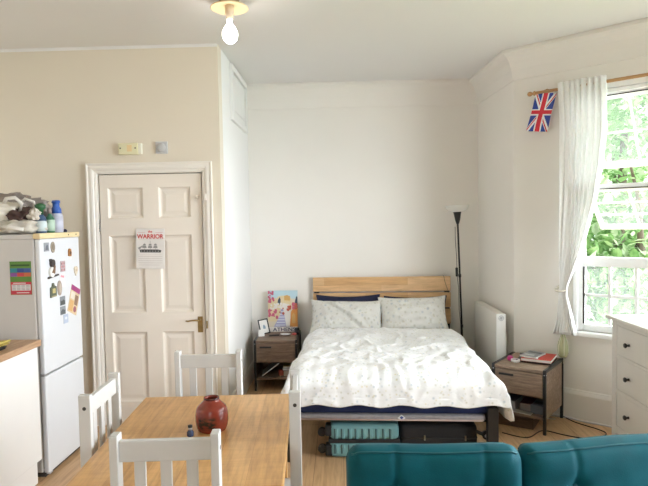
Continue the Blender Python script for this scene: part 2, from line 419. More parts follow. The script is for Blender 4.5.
# door leaf with six recessed panels, casing
door = bpy.data.objects.new('door_1', None); COL.objects.link(door); door['kind'] = 'structure'
door.location = (-1.888, YD + .012, 0)
DW, DH = .812, 1.995
bm = BM()
pan = [(.065, .345, 1.645, 1.888), (.468, .722, 1.645, 1.888), (.065, .345, .895, 1.512), (.468, .722, .895, 1.512), (.065, .345, .18, .745), (.468, .722, .18, .745)]
xs = [.004, .065, .345, .468, .722, DW - .003]
zs = [.008, .18, .745, .895, 1.512, 1.645, 1.888, DH - .006]
for i in range(5):
    for j in range(7):
        c = (xs[i], xs[i + 1], zs[j], zs[j + 1])
        if any(abs(c[0] - p[0]) < 1e-4 and abs(c[2] - p[2]) < 1e-4 for p in pan): continue
        box(bm, c[0], c[1], 0, .035, c[2], c[3])
bmesh.ops.remove_doubles(bm, verts=bm.verts[:], dist=1e-5)
obj('leaf', bm, M['door'], door)
for p in pan:
    bm = BM(); x0, x1, z0, z1 = p
    def rect(ins, y): return [(x0 + ins, y, z0 + ins), (x1 - ins, y, z0 + ins), (x1 - ins, y, z1 - ins), (x0 + ins, y, z1 - ins)]
    rr = [rect(0, .0), rect(.005, .004), rect(.012, .016), rect(.022, .019), rect(.030, .019), rect(.055, .0135)]
    vs = [[bm.verts.new(q) for q in r] for r in rr]
    for a, b in zip(vs, vs[1:]):
        for k in range(4): bm.faces.new((a[k], a[(k + 1) % 4], b[(k + 1) % 4], b[k]))
    bm.faces.new(vs[-1])
    obj('panel', bm, M['door'], door)
bm = BM(); box(bm, .752, .792, -.006, 0, .735, .862, .003); hp = obj('handle_plate', bm, M['brass'], door); hp['label'] = 'aged brass lever plate'
bm = BM(); cyl(bm, (.772, -.004, .836), (.772, -.04, .836), .009, .009)
tube(bm, [(.772, -.04, .836), (.745, -.046, .838), (.71, -.046, .836), (.685, -.045, .831), (.668, -.044, .834)], [.007, .0065, .006, .006, .005], 10)
obj('handle_lever', bm, M['brass'], hp)
bm = BM()
for k in range(5): cyl(bm, (-.004, -.004, 1.545 + k * .02), (-.004, -.004, 1.563 + k * .02), .008 if k % 2 else .006, None, 10)
obj('hinge', bm, M['chrome'], door)
bm = BM(); lathe(bm, [(0, .0), (.014, 0), (.016, .008), (.01, .016), (.012, .026), (0, .03)], 16, 0, (0, 0, 0), Matrix.Translation((.775, 0, 1.80)) @ Matrix.Rotation(PI / 2, 4, 'X')); obj('bolt_knob', bm, M['door'], door)
arch = [(0, 0), (.0, .0)]
def casing(bm, x0, x1, zt, w=.078):
    prof = [(0, 0), (0, .012), (.012, .016), (.020, .016), (.026, .022), (.040, .026), (.060, .024), (.070, .030), (w, .030), (w, 0)]   # (outward from opening, projection)
    pts = []
    for corner in ((x0, 0, -1, 0), (x0, zt, -1, 1), (x1, zt, 1, 1), (x1, 0, 1, 0)):
        pts.append([bm.verts.new((corner[0] + corner[2] * o, YD - pr, corner[1] + corner[3] * o)) for o, pr in prof])
    for a, b in zip(pts, pts[1:]):
        for k in range(len(prof) - 1): bm.faces.new((a[k], a[k + 1], b[k + 1], b[k]))
bm = BM(); casing(bm, DX0 + .01, DX1 - .006, DZ - .005)
box(bm, DX0 + .0, DX0 + .010, YD - .002, YD + .11, 0, DZ); box(bm, DX1 - .010, DX1, YD - .002, YD + .11, 0, DZ); box(bm, DX0, DX1, YD - .002, YD + .11, DZ - .010, DZ)
struct('trim_4', bm, M['trim'])
bm = BM(); box(bm, DX0 + .01, DX1 - .01, YD + .05, YD + .11, 0, DZ - .01); struct('door_gap_shade', bm, M['gap'])  # dark backing that paints the shade in the gap around the door
# door latch keeps on the casing
bm = BM(); box(bm, 0, .016, -.012, 0, -.025, .025, .003); cyl(bm, (.008, -.012, .0), (.008, -.022, 0), .006)
o = obj('latch_keep', bm, M['trim'], None); o.location = (-1.048, YD - .024, 1.80); tag(o, 'small cream latch keep on the right door casing', 'latch')
bm = BM(); box(bm, 0, .012, -.01, 0, -.03, .03, .003)
o = obj('strike_plate', bm, M['brass'], None); o.location = (-1.062, YD - .012, .80); tag(o, 'small brass strike plate on casing beside the door lever', 'latch')

# high cupboard door on the alcove's left wall
t = thing('cupboard_door', 'white high-level cupboard door up by the ceiling of the alcove', 'cupboard', (XA, 0, 0))
bm = BM()
y0, y1, z0, z1 = 4.80, 5.56, 2.475, 2.955
for a in ((y0, y1, z1 - .05, z1), (y0, y1, z0, z0 + .05), (y0, y0 + .05, z0 + .05, z1 - .05), (y1 - .05, y1, z0 + .05, z1 - .05)): box(bm, 0, .028, a[0], a[1], a[2], a[3], .004)
obj('frame', bm, M['wall_white'], t)
bm = BM(); box(bm, 0, .012, y0 + .058, y1 - .058, z0 + .058, z1 - .058, .004)
box(bm, .012, .018, y0 + .1, y1 - .1, z0 + .1, z1 - .1, .004); obj('panel', bm, M['wall_white'], t)
bm = BM(); box(bm, -.0005, .002, y0 + .05, y1 - .05, z0 + .05, z1 - .05); obj('shadow_gap', bm, M['seal'], t)

# ------------------------------------------------------------------ bay window
win = bpy.data.objects.new('window_1', None); COL.objects.link(win); win['kind'] = 'structure'; win.matrix_world = BAYM
g0, g1 = .105, 1.21
bm = BM()
FY0, FY1 = .03, .10
box(bm, W0, g0 - .0, FY0, FY1, WZ0, WZ1, .006); box(bm, g1, W1, FY0, FY1, WZ0, WZ1, .006)
box(bm, g0, g1, FY0, FY1, WZ0, .752, .006); box(bm, g0, g1, FY0, FY1, 2.505, WZ1, .006)
box(bm, g0, g1, FY0, FY1, 1.207, 1.283, .006); box(bm, g0, g1, FY0 + .01, FY1, 1.80, 1.84, .004)
obj('frame', bm, M['upvc'], win)
bm = BM(); box(bm, g0, g1, FY0 - .004, FY0 + .012, 1.800, 1.808); box(bm, g0 - .002, g0 + .008, .028, .05, .755, 1.205); box(bm, g0, g1, .027, .034, 2.500, 2.508); obj('gasket', bm, M['gap'], win)
def muntins(bm, u0, u1, z0, z1, nu, nz, y, w=.022, th=.016, mat=None, ou=0):
    for k in range(1, nu): x = u0 + (u1 - u0) * k / nu + ou; box(bm, x - w / 2, x + w / 2, y - th / 2, y + th / 2, z0, z1, 0, 0, mat)
    for k in range(1, nz): z = z0 + (z1 - z0) * k / nz; box(bm, u0, u1, y - th / 2, y + th / 2, z - w / 2, z + w / 2, 0, 0, mat)
bm = BM(); box(bm, g0, g1, .062, .067, .752, 1.207); obj('pane', bm, M['glass'], win)
bm = BM(); muntins(bm, g0, g1, .752, 1.207, 6, 2, .0645); obj('glazing_bars', bm, M['upvc'], win)
for nm, zt, zb, ang in (('upper', 2.505, 1.845, math.radians(38)), ('lower', 1.80, 1.285, math.radians(52))):
    mt = Matrix.Translation((0, .075, zt)) @ Matrix.Rotation(ang, 4, 'X')      # hung from its top edge, pushed outward
    L = zt - zb - .004
    def bx(bm, a, b, c, d, e, f_): box(bm, a, b, c, d, e, f_, .004, 0, mt)
    bm = BM(); bx(bm, g0 + .004, g0 + .028, 0, .030, -L, 0); bx(bm, g1 - .028, g1 - .004, 0, .030, -L, 0)
    bx(bm, g0 + .036, g1 - .036, 0, .035, -L, -L + (.05 if nm == 'upper' else .03)); bx(bm, g0 + .036, g1 - .036, 0, .035, -.03, 0)
    sash = obj('sash', bm, M['upvc'], win)
    bm = BM(); box(bm, g0 + .03, g1 - .03, .014, .019, -L + .02, -.02, 0, 0, mt); obj('pane', bm, M['hazeglass'], sash)
    bm = BM(); muntins(bm, g0 + .036, g1 - .036, -L + .03, -.03, 4, 2 if nm == 'upper' else 3, .0165, .014, .010, mt); obj('glazing_bars', bm, M['upvc'], sash)
    if nm == 'lower':
        bm = BM(); box(bm, g0 + .002, g1 - .002, .004, .030, -L - .006, -L, 0, 0, mt); box(bm, g0 - .001, g0 + .004, .004, .030, -L, 0, 0, 0, mt); obj('seal', bm, M['seal'], sash)
bm = BM(); box(bm, W0 - .075, W1 + .06, -.055, .03, WZ0 - .035, WZ0, .008); obj('sill', bm, M['upvc'], win)
bm = BM()
box(bm, W0 - .01, W0 + .02, -.008, .03, WZ0, WZ1, .003); box(bm, W0 - .01, W1, -.008, .03, WZ1 - .02, WZ1 + .03, .003); box(bm, W0 - .01, W1, .0, .028, WZ1 - .05, WZ1 - .024, .003); obj('architrave', bm, M['upvc'], win)
# added side window, out of frame on the right wall, for the light level
win_side_added = bpy.data.objects.new('window_side_added', None); COL.objects.link(win_side_added); win_side_added['kind'] = 'structure'; win_side_added.location = (XR, 0, 0)
bm = BM()
for a in ((V0, V0 + .06, .6, 2.65), (V1 - .06, V1, .6, 2.65), (V0, V1, .6, .66), (V0, V1, 2.59, 2.65), (2.09, 2.16, .6, 2.65)): box(bm, .04, .11, a[0], a[1], a[2], a[3])
obj('frame', bm, M['upvc'], win_side_added)
bm = BM(); box(bm, .07, .075, V0 + .05, V1 - .05, .65, 2.6); obj('pane', bm, M['glass'], win_side_added)
win_rear_added = bpy.data.objects.new('window_rear_added', None); COL.objects.link(win_rear_added); win_rear_added['kind'] = 'structure'; win_rear_added.location = (0, YR, 0)  # added window behind the camera, put in to raise the light level
bm = BM()
for a in ((RW[0], RW[0] + .06, .9, 2.6), (RW[1] - .06, RW[1], .9, 2.6), (RW[0], RW[1], .9, .96), (RW[0], RW[1], 2.54, 2.6), (-.62, -.58, .9, 2.6)): box(bm, a[0], a[1], -.11, -.04, a[2], a[3])
obj('frame', bm, M['upvc'], win_rear_added)
bm = BM(); box(bm, RW[0] + .05, RW[1] - .05, -.075, -.07, .95, 2.55); obj('pane', bm, M['glass'], win_rear_added)

# ------------------------------------------------------------------ outside
bm = BM(); box(bm, -12, 22, -14, 24, -3.2, -3.0)
o = obj('ground', bm, M['grass']); o['kind'] = 'structure'
def tree(label, base, top, crown, n, mat, size, seed, branches):
    rnd = random.Random(seed)
    t = thing('tree', label, 'tree', base)
    bm = BM(); hgt = top
    tube(bm, [(0, 0, 0), (.05, .02, hgt * .4), (-.04, .06, hgt * .7), (0, 0, hgt)], [.14, .11, .08, .04], 8)
    for (a, b) in branches:
        a = Vector(a); b = Vector(b); m = (a + b) / 2 + Vector((.05, .05, .12)); tube(bm, [a, m, b], [.04, .025, .012], 6)
    obj('trunk', bm, M['bark'], t)
    bm = BM()
    for (c, rad, w) in crown:
        c = Vector(c)
        for i in range(int(n * w)):
            d = Vector((rnd.gauss(0, 1), rnd.gauss(0, 1), rnd.gauss(0, 1))).normalized() * (rnd.random() ** .45)
            p = c + Vector((d.x * rad[0], d.y * rad[1], d.z * rad[2]))
            s = size * (.6 + .8 * rnd.random())
            mt = Matrix.Translation(p) @ Matrix.Rotation(rnd.random() * 6.28, 4, 'Z') @ Matrix.Rotation(rnd.uniform(-.3, 1.4), 4, 'X') @ Matrix.Scale(s, 4)
            v = [bm.verts.new(mt @ Vector(q)) for q in ((0, -.5, 0), (.3, -.15, .05), (.26, .2, .04), (0, .55, -.05), (-.26, .2, .04), (-.3, -.15, .05))]
            mi = 1 if rnd.random() < .3 else 0
            f = bm.faces.new((v[0], v[1], v[2], v[3])); f.material_index = mi
            f = bm.faces.new((v[0], v[3], v[4], v[5])); f.material_index = mi
    obj('foliage', bm, [mat, M['leafpale']], t)
    return t
tree('broad green tree nearest the bay window', (3.5, 7.0, -3.0), 5.6, [((0, 0, 4.7), (1.25, 1.2, 1.1), 1), ((-.5, -.2, 3.7), (.85, .8, .7), .5), ((.3, .2, 6.2), (1.0, .9, .9), .75), ((.3, -.5, 3.6), (.9, .7, .7), .5)], 2300, M['leaf'], .13, 3, [((0, 0, 3.2), (-.8, -.4, 4.3)), ((0, 0, 3.6), (.7, .4, 5.4)), ((0, 0, 3.0), (.6, -.6, 4.0)), ((-.1, -.6, 4.2), (-.4, -.9, 5.2))])
tree('tall pale green tree behind the nearer tree outside', (5.4, 11.0, -3.0), 8.6, [((0, 0, 5.6), (2.3, 2.1, 2.2), 1), ((-1.0, 0, 8.4), (2.0, 1.7, 1.6), .9), ((-1.3, -.4, 4.2), (1.3, 1.2, 1.4), .7), ((1.2, -.4, 3.8), (1.3, 1.2, 1.3), .7), ((-.4, 0, 7.6), (1.5, 1.4, 1.0), .5)], 2600, M['leaf'], .22, 5, [((0, 0, 4.4), (-1.4, .4, 5.6)), ((0, 0, 4.8), (1.2, .3, 6.3))])
tree('low leafy shrub below the bay window outside', (2.62, 5.12, -3.0), 3.2, [((0, 0, 3.35), (.50, .45, .45), 1), ((.15, .05, 3.8), (.35, .35, .3), .5)], 620, M['leaf'], .10, 9, [((0, 0, 2.6), (.2, .1, 3.5))])
# ------------------------------------------------------------------ curtain rod, curtain, flag, hanging ornament
t = thing('curtain_rod', 'pine curtain pole running above the bay window', 'curtain rod')
t.matrix_world = BAYM
bm = BM(); cyl(bm, (-.225, -.085, 2.585), (1.28, -.085, 2.585), .0125, None, 16); obj('pole', bm, M['rod'], t)
bm = BM(); lathe(bm, [(.0, 0), (.013, 0), (.013, .006), (.018, .010), (.018, .018), (.011, .022), (.009, .028), (.016, .040), (.019, .052), (.014, .064), (.006, .069), (0, .070)], 18, 0, (0, 0, 0), Matrix.Translation((-.222, -.085, 2.585)) @ Matrix.Rotation(-PI / 2, 4, 'Y')); obj('finial', bm, M['rod'], t)
for u in (-.165, 1.22):
    bm = BM(); tube(bm, [(u, 0, 2.60), (u, -.05, 2.60), (u, -.085, 2.57)], .008, 8); lathe(bm, [(0, 0), (.022, 0), (.022, .008), (0, .010)], 16, 0, (0, 0, 0), Matrix.Translation((u, 0, 2.60)) @ Matrix.Rotation(PI / 2, 4, 'X')); obj('bracket', bm, M['rod'], t)
t = thing('curtain', 'white voile curtain tied back at the left of the bay window', 'curtain'); t.matrix_world = BAYM
def lerp_tab(tab, z):
    for (z0, a), (z1, b) in zip(tab, tab[1:]):
        if z <= z0 and z >= z1:
            k = (z0 - z) / (z0 - z1); return a + (b - a) * k
    return tab[-1][1]
Lt = [(2.63, -.058), (2.35, -.044), (1.34, -.034), (1.065, -.026), (.786, -.049), (.68, -.080)]
Rt = [(2.63, .305), (2.23, .309), (1.976, .283), (1.719, .242), (1.533, .194), (1.343, .137), (1.188, .079), (1.068, .030), (.99, .022), (.837, .062), (.68, .100)]
Am = [(2.63, .018), (1.8, .026), (1.2, .016), (1.03, .010), (.9, .018), (.68, .028)]
def curt(u, v):
    z = 2.63 - v * (2.63 - .68)
    l, r = lerp_tab(Lt, z), lerp_tab(Rt, z); a = lerp_tab(Am, z)
    uu = u + .018 * math.sin(u * 9 + z * 1.3)
    ph = uu * 2 * PI * 8.5 + .6 * math.sin(z * 1.1) + .5 * noise.noise(Vector((u * 3, z * .9, 1)))
    wob = math.sin(ph) + .35 * math.sin(ph * 2.1 + z * 2)
    x = l + (r - l) * u + .010 * math.cos(ph) * (1 - .5 * v)
    y = -.100 + a * wob - (.02 if z > 2.57 else 0) * 0
    return Vector((x, y, z))
bm = BM(); sheet(bm, curt, 150, 70); obj('drape', bm, M['curtain'], t, solid=.0012)
bm = BM(); pts = [(-.022 + .040 * math.cos(a), -.10 + .040 * math.sin(a) * 1.15, 1.03 + .012 * math.sin(a)) for a in [2 * PI * k / 28 for k in range(28)]]
tube(bm, pts, .0065, 8, 0, True); tube(bm, [(-.05, -.08, 1.03), (-.07, -.03, 1.04), (-.075, 0, 1.045)], .005, 8); o = obj('tieback', bm, colr(.62, .58, .50), t)
# flag: union jack hung from the pole
FM = [colr(.02, .05, .30), colr(.80, .80, .80), colr(.60, .02, .04)]
def uj(u, v):
    X = (u - .5) * 2; Y = (v - .5)                          # 2:1 cloth
    if abs(Y) < .10 or abs(X) < .10: return 2
    if abs(Y) < .165 or abs(X) < .165: return 1
    d1 = (X * .5 - Y) / math.hypot(.5, 1); d2 = (X * .5 + Y) / math.hypot(.5, 1)
    for d, s in ((d1, 1), (d2, -1)):
        k = d * (1 if X > 0 else -1) * s
        if -.0 < k < .055: return 2
    if abs(d1) < .085 or abs(d2) < .085: return 1
    return 0
t = thing('flag', 'small union flag hanging sideways from the end of the curtain pole', 'flag'); t.matrix_world = BAYM
fl = math.radians(14)
def flagp(u, v):
    # u along the fly: hangs downward; v across
    a = (v - .5) * .165; d = -u * .300
    x = -.140 + a * math.cos(fl * .7) + d * math.sin(fl) * 1.05; z = 2.572 + d * math.cos(fl) + a * math.sin(fl) * -.55
    return Vector((x, -.088 + .010 * math.sin(u * 5 + v * 3) * u, z))
bm = BM(); sheet(bm, flagp, 110, 66, 0, uj); obj('cloth', bm, FM, t, solid=.001)
for x, z in ((-.205, 2.585), (-.080, 2.560)):
    bm = BM(); tube(bm, [(x, -.085, 2.585), (x, -.088, z - .010)], .004, 6); obj('tie', bm, M['paper'], t)
# hanging ornament
t = thing('hanging_ornament', 'pale green glass ornament on a cord below the curtain hem', 'ornament'); t.matrix_world = BAYM @ Matrix.Translation((-.012, -.075, .47))
bm = BM(); tube(bm, [(0, 0, .25), (0, -.004, .40), (0, -.012, .54)], .0025, 6); obj('cord', bm, colr(.70, .70, .60), t)
gm, nt, b = nmat('pale_green_glass'); b.inputs['Base Color'].default_value = (.62, .66, .40, 1); b.inputs['Roughness'].default_value = .25; b.inputs['Transmission Weight'].default_value = .35
bm = BM(); lathe(bm, [(0, .02), (.026, .02), (.036, .035), (.040, .07), (.040, .115), (.034, .14), (.020, .185), (.010, .21), (.008, .25), (0, .255)], 24); obj('glass_body', bm, gm, t)
bm = BM()
for k in range(6):
    a = k * PI / 3; tube(bm, [(.010 * math.cos(a), .010 * math.sin(a), .21), (.035 * math.cos(a), .035 * math.sin(a), .145), (.042 * math.cos(a), .042 * math.sin(a), .11), (.042 * math.cos(a), .042 * math.sin(a), .05), (.02 * math.cos(a), .02 * math.sin(a), .015), (.006 * math.cos(a), .006 * math.sin(a), -.03)], .0025, 6)
obj('net', bm, colr(.74, .74, .62), t)
# ------------------------------------------------------------------ pendant light
t = thing('ceiling_light', 'bare lit bulb in an ivory pendant holder on the ceiling', 'light', (-.650, 3.45, H))
bm = BM(); cyl(bm, (0, 0, 0), (0, 0, -.045), .062, .058, 28); obj('pattress', bm, M['woodrose'], t)
bm = BM(); lathe(bm, [(.0, -.045), (.06, -.045), (.112, -.068), (.116, -.074), (.110, -.076), (.055, -.060), (.0, -.058)], 40); obj('gallery', bm, M['peach'], t)
bm = BM(); lathe(bm, [(0, -.058), (.026, -.058), (.028, -.10), (.022, -.112), (.022, -.14), (0, -.142)], 24); obj('lampholder', bm, colr(.60, .50, .38), t)
bm = BM(); lathe(bm, [(.0, -.14), (.015, -.14), (.016, -.165), (.030, -.185), (.045, -.215), (.047, -.235), (.040, -.262), (.022, -.280), (0, -.284)], 28); obj('bulb', bm, M['bulb'], t, smooth=True)
# alarm box and blank plate above the door
t = thing('alarm_sounder', 'yellowed cream box with two screws above the door', 'wall box', (-1.707, YD, 2.140))
bm = BM(); box(bm, 0, .155, -.038, 0, 0, .088, .005); obj('housing', bm, colr(.72, .68, .46), t)
bm = BM(); box(bm, .155, .180, -.034, 0, .003, .086, .004); obj('end_cap', bm, colr(.74, .72, .62), t)
for x in (.018, .135):
    bm = BM(); cyl(bm, (x, -.036, .048), (x, -.0405, .048), .006, None, 12); obj('screw', bm, colr(.10, .09, .06), t)
bm = BM(); box(bm, .070, .108, -.0392, -.037, .022, .072); obj('label_patch', bm, colr(.74, .56, .30), t)
t = thing('wall_plate', 'square grey thermostat plate above the door, right of the cream box', 'wall plate', (-1.423, YD, 2.143))
bm = BM(); box(bm, 0, .095, -.012, 0, 0, .095, .004); obj('plate', bm, colr(.52, .52, .53), t)
bm = BM(); lathe(bm, [(0, 0), (.032, 0), (.034, .008), (.028, .012), (0, .012)], 28, 0, (0, 0, 0), Matrix.Translation((.0475, -.012, .0475)) @ Matrix.Rotation(PI / 2, 4, 'X')); obj('dial', bm, colr(.50, .50, .51), t)

# ------------------------------------------------------------------ ship print on the door
t = thing('poster', 'off-white ship print with red heading hung on the panelled door', 'poster', (-1.492, YD + .004, 1.405), rot=(PI / 2, math.radians(1.2), 0))
bm = BM(); box(bm, -.113, .113, -.158, .158, 0, .006, .001); obj('sheet', bm, colr(.74, .71, .68), t)
bm = BM(); I4 = Matrix.Identity(4)
textmesh(bm, 'WARRIOR', .046, Matrix.Translation((0, .080, .0066)) @ Matrix.Diagonal((.98, 1.05, 1, 1)), 0, .0012)
textmesh(bm, 'the', .026, Matrix.Translation((0, .126, .0066)), 0, .0006)
pt(bm, -.10, -.04, .127, .1285, .006, 0); pt(bm, .04, .10, .127, .1285, .006, 0)
obj('heading', bm, M['red'], t)
bm = BM()
DK = 0
poly(bm, [(-.080, -.030), (.082, -.030), (.088, -.012), (.060, -.006), (-.062, -.006), (-.086, -.008)], .006, 0)
for x, h in ((-.045, .045), (.0, .062), (.042, .045)):
    pt(bm, x - .0012, x + .0012, -.01, h, .006, 1)
    poly(bm, [(x - .020, .005), (x + .016, .005), (x + .012, .022), (x - .015, .022)], .006, 1); poly(bm, [(x - .014, .025), (x + .011, .025), (x + .008, .038), (x - .01, .038)], .006, 1)
poly(bm, [(-.086, -.008), (-.1, .006), (-.05, .03)], .006, 1)
for k in range(7): pt(bm, -.072 + k * .022, -.066 + k * .022, -.022, -.016, .0062, 2)
for k in range(5):
    pt(bm, -.095, .095 - .02 * (k == 4), -.062 - k * .017, -.0595 - k * .017, .006, 3)
pt(bm, -.095, .095, .070, .0715, .006, 3); pt(bm, -.095, .095, -.045, -.0438, .006, 3)
obj('ship_print', bm, [colr(.06, .06, .06), colr(.30, .29, .28), colr(.6, .58, .55), colr(.52, .46, .44)], t)

# ------------------------------------------------------------------ fridge-freezer
t = thing('fridge_freezer', 'tall white fridge-freezer with yellowed top trim', 'fridge', (-1.87, 3.43, 0))
bm = BM(); box(bm, -.55, -.042, 0, .52, .03, 1.518, .006); obj('body', bm, M['fridgeside'], t)
bm = BM(); box(bm, -.036, 0, 0, .52, .660, 1.517, .009); obj('fridge_door', bm, M['fridge'], t)
bm = BM(); box(bm, -.036, 0, 0, .52, .028, .650, .009); obj('freezer_door', bm, M['fridge'], t)
bm = BM(); box(bm, -.043, -.034, .008, .512, .05, 1.51); obj('door_seal', bm, M['seal'], t)
bm = BM(); box(bm, -.044, .004, -.004, .526, 1.518, 1.553, .006); obj('top_trim', bm, M['fridgecap'], t)
bm = BM(); box(bm, -.55, -.044, .0, .522, 1.518, 1.548, .004); obj('top_panel', bm, M['fridgeside'], t)
for y in (.36, .47):
    bm = BM(); cyl(bm, (.003, y, 1.536), (.006, y, 1.536), .005, None, 10); obj('screw', bm, M['gap'], t)
bm = BM(); box(bm, -.03, -.004, -.006, .05, .650, .660, .002); obj('hinge', bm, M['chrome'], t)
bm = BM(); box(bm, -.52, -.03, .01, .51, .0, .04); obj('plinth', bm, M['gap'], t)
for y in (.02, .46):
    bm = BM(); box(bm, -.045, -.008, y, y + .04, .012, .045, .004); obj('foot', bm, M['grey'], t)
# leaflet on the side of the fridge
t = thing('calendar_leaflet', 'green, blue and red leaflet stuck on the side of the fridge', 'leaflet', (-2.0, 3.4295, 1.275), rot=(PI / 2, 0, 0))
bm = BM(); box(bm, -.068, .068, -.105, .105, 0, .001); obj('sheet', bm, colr(.10, .22, .04), t)
bm = BM()
cs = [colr(.03, .22, .26), colr(.05, .10, .30), colr(.03, .07, .25), colr(.20, .07, .28), colr(.50, .05, .07), colr(.52, .13, .06), colr(.50, .04, .06), colr(.62, .60, .60), colr(.03, .08, .02), colr(.30, .28, .30)]
for k in range(3): pt(bm, -.066 + k * .044, -.023 + k * .044, .036, .062, .001, (0, 2, 1)[k]); pt(bm, -.066 + k * .044, -.023 + k * .044, .010, .034, .001, (3, 4, 5)[k])
pt(bm, -.060, .058, .075, .086, .001, 8)
pt(bm, -.066, .066, -.103, -.024, .001, 6); pt(bm, -.060, .060, -.078, -.040, .0014, 7)
for k in range(4):
    for j in range(4): pt(bm, -.056 + k * .029, -.034 + k * .029, -.074 + j * .009, -.0705 + j * .009, .0018, 9)
pt(bm, -.05, .03, -.034, -.029, .0014, 7); pt(bm, -.03, .05, -.094, -.089, .0014, 7)
obj('printing', bm, cs, t)
# magnets on the fridge door
GM = 'magnets on the fridge door'
def magnet(name, label, y, z, cat='magnet', tilt=0):
    return thing(name, label, cat, (-1.870, y, z), group=GM, rot=(PI / 2, tilt, PI / 2)) if not tilt else thing(name, label, cat, (-1.870, y, z), group=GM, rot=Matrix.Rotation(PI / 2, 4, 'Z').to_3x3().__matmul__(Matrix.Rotation(PI / 2, 3, 'X')).__matmul__(Matrix.Rotation(tilt, 3, 'Z')).to_euler())
def flat(t, name, pts, th, m, d=0): 
    bm = BM(); poly(bm, pts, d, 0, None, th); return obj(name, bm, m, t)
def rc(x0, x1, y0, y1): return [(x0, y0), (x1, y0), (x1, y1), (x0, y1)]
t = magnet('fridge_magnet', 'square grey picture magnet in the top left of the fridge door', 3.50, 1.465)
flat(t, 'tile', rc(-.028, .028, -.028, .028), .005, colr(.30, .31, .33)); flat(t, 'picture', [(-.02, -.02), (.02, -.02), (.014, .008), (.004, .016), (-.01, .004)], .0006, colr(.12, .13, .16), .005)
t = magnet('fridge_magnet', 'oval brown magnet beside the square grey picture magnet', 3.578, 1.460)
flat(t, 'disc', circ(0, 0, .024, 20, .036), .006, colr(.34, .29, .22)); flat(t, 'relief', circ(0, .002, .014, 14, .022), .003, colr(.24, .20, .15), .006)
t = magnet('fridge_magnet', 'black, white and brown animal figure magnet on a dark base', 3.555, 1.318)
flat(t, 'base', [(-.055, -.058), (.075, -.046), (.07, -.036), (-.05, -.046)], .012, colr(.05, .045, .04))
flat(t, 'body', circ(-.012, -.018, .030, 16, .034), .014, colr(.70, .68, .64)); flat(t, 'head', circ(0, .038, .024, 14, .026), .016, colr(.05, .04, .035)); flat(t, 'back', [(-.02, -.02), (.012, -.03), (.022, .02), (.008, .03), (-.002, .0)], .018, colr(.20, .11, .06)); flat(t, 'ear', circ(-.016, .058, .010, 10), .012, colr(.04, .035, .03))
t = magnet('fridge_magnet', 'red and grey patterned tile magnet right of the animal figure', 3.70, 1.325)
flat(t, 'tile', rc(-.030, .030, -.036, .036), .004, colr(.45, .34, .35))
bm = BM()
for i in range(3):
    for j in range(3): pt(bm, -.026 + i * .018, -.014 + i * .018, -.030 + j * .021, -.016 + j * .021, .004, (i + j) % 2)
obj('pattern', bm, [colr(.28, .16, .18), colr(.52, .22, .24)], t)
t = magnet('fridge_magnet', 'pale pink paper magnet just below the patterned tile', 3.69, 1.235)
flat(t, 'tile', rc(-.035, .035, -.050, .045), .002, colr(.74, .70, .72)); bm = BM()
for k in range(3): poly(bm, circ(-.016 + k * .015, .026 - .003 * k, .008, 10), .002, 0)
obj('motif', bm, colr(.72, .30, .36), t)
t = magnet('fridge_magnet', 'small orange-brown bird magnet holding a slip of paper, top right of the fridge door', 3.80, 1.41)
flat(t, 'paper', [(.0, -.05), (.03, -.044), (.035, .03), (.01, .03)], .001, colr(.76, .74, .73)); flat(t, 'bird', [(-.020, -.02), (.010, -.024), (.018, .0), (.010, .026), (-.006, .030), (-.018, .016)], .010, colr(.38, .17, .05)); flat(t, 'wing', circ(-.002, 0, .008, 10, .012), .003, colr(.12, .06, .03), .010)
t = magnet('fridge_magnet', 'cream heart-shaped magnet near the right edge of the fridge', 3.878, 1.28)
flat(t, 'heart', [(-.004, -.036), (.024, .0), (.022, .022), (.010, .030), (0, .022), (-.014, .030), (-.024, .018), (-.022, -.004)], .008, colr(.66, .57, .44)); flat(t, 'inset', circ(0, .004, .010, 12), .002, colr(.55, .45, .33), .008)
t = magnet('fridge_magnet', 'dark green and gold house-shaped magnet', 3.560, 1.180)
flat(t, 'house', [(-.038, -.045), (.036, -.040), (.038, .022), (.014, .030), (.006, .048), (-.008, .048), (-.014, .026), (-.036, .020)], .008, colr(.10, .11, .07)); flat(t, 'window', rc(-.016, .018, -.018, .012), .002, colr(.50, .42, .18), .008); flat(t, 'step', rc(-.03, .03, -.042, -.034), .003, colr(.30, .26, .14), .008)
t = magnet('fridge_magnet', 'tall oval brown magnet beside the house-shaped magnet', 3.644, 1.185)
flat(t, 'disc', circ(0, 0, .027, 20, .050), .006, colr(.36, .29, .24)); flat(t, 'relief', circ(0, .0, .015, 14, .032), .003, colr(.46, .38, .31), .006)
t = magnet('fridge_magnet', 'dark landscape photo magnet, upper of two below the tall oval', 3.680, 1.095)
flat(t, 'tile', rc(-.034, .034, -.030, .030), .003, colr(.22, .24, .26)); flat(t, 'skyline', [(-.03, -.026), (.03, -.026), (.03, -.004), (.008, .008), (-.012, -.002), (-.03, .006)], .0006, colr(.07, .08, .08), .003)
t = magnet('fridge_magnet', 'dark landscape photo magnet, lower of two below the tall oval', 3.680, 1.030)
flat(t, 'tile', rc(-.034, .034, -.028, .028), .003, colr(.26, .28, .30)); flat(t, 'skyline', [(-.03, -.024), (.03, -.024), (.03, .006), (.012, .0), (-.004, .012), (-.03, -.004)], .0006, colr(.09, .10, .11), .003)
t = magnet('fridge_magnet', 'small pale blue square magnet, lowest on the fridge door', 3.715, .968)
flat(t, 'tile', rc(-.030, .030, -.030, .030), .003, colr(.42, .48, .60)); flat(t, 'cloud', circ(0, .004, .016, 12, .010), .0006, colr(.66, .70, .76), .003)
t = magnet('postcard', 'tilted postcard with a magenta edge on the fridge door', 3.840, 1.078, 'postcard', math.radians(-24))
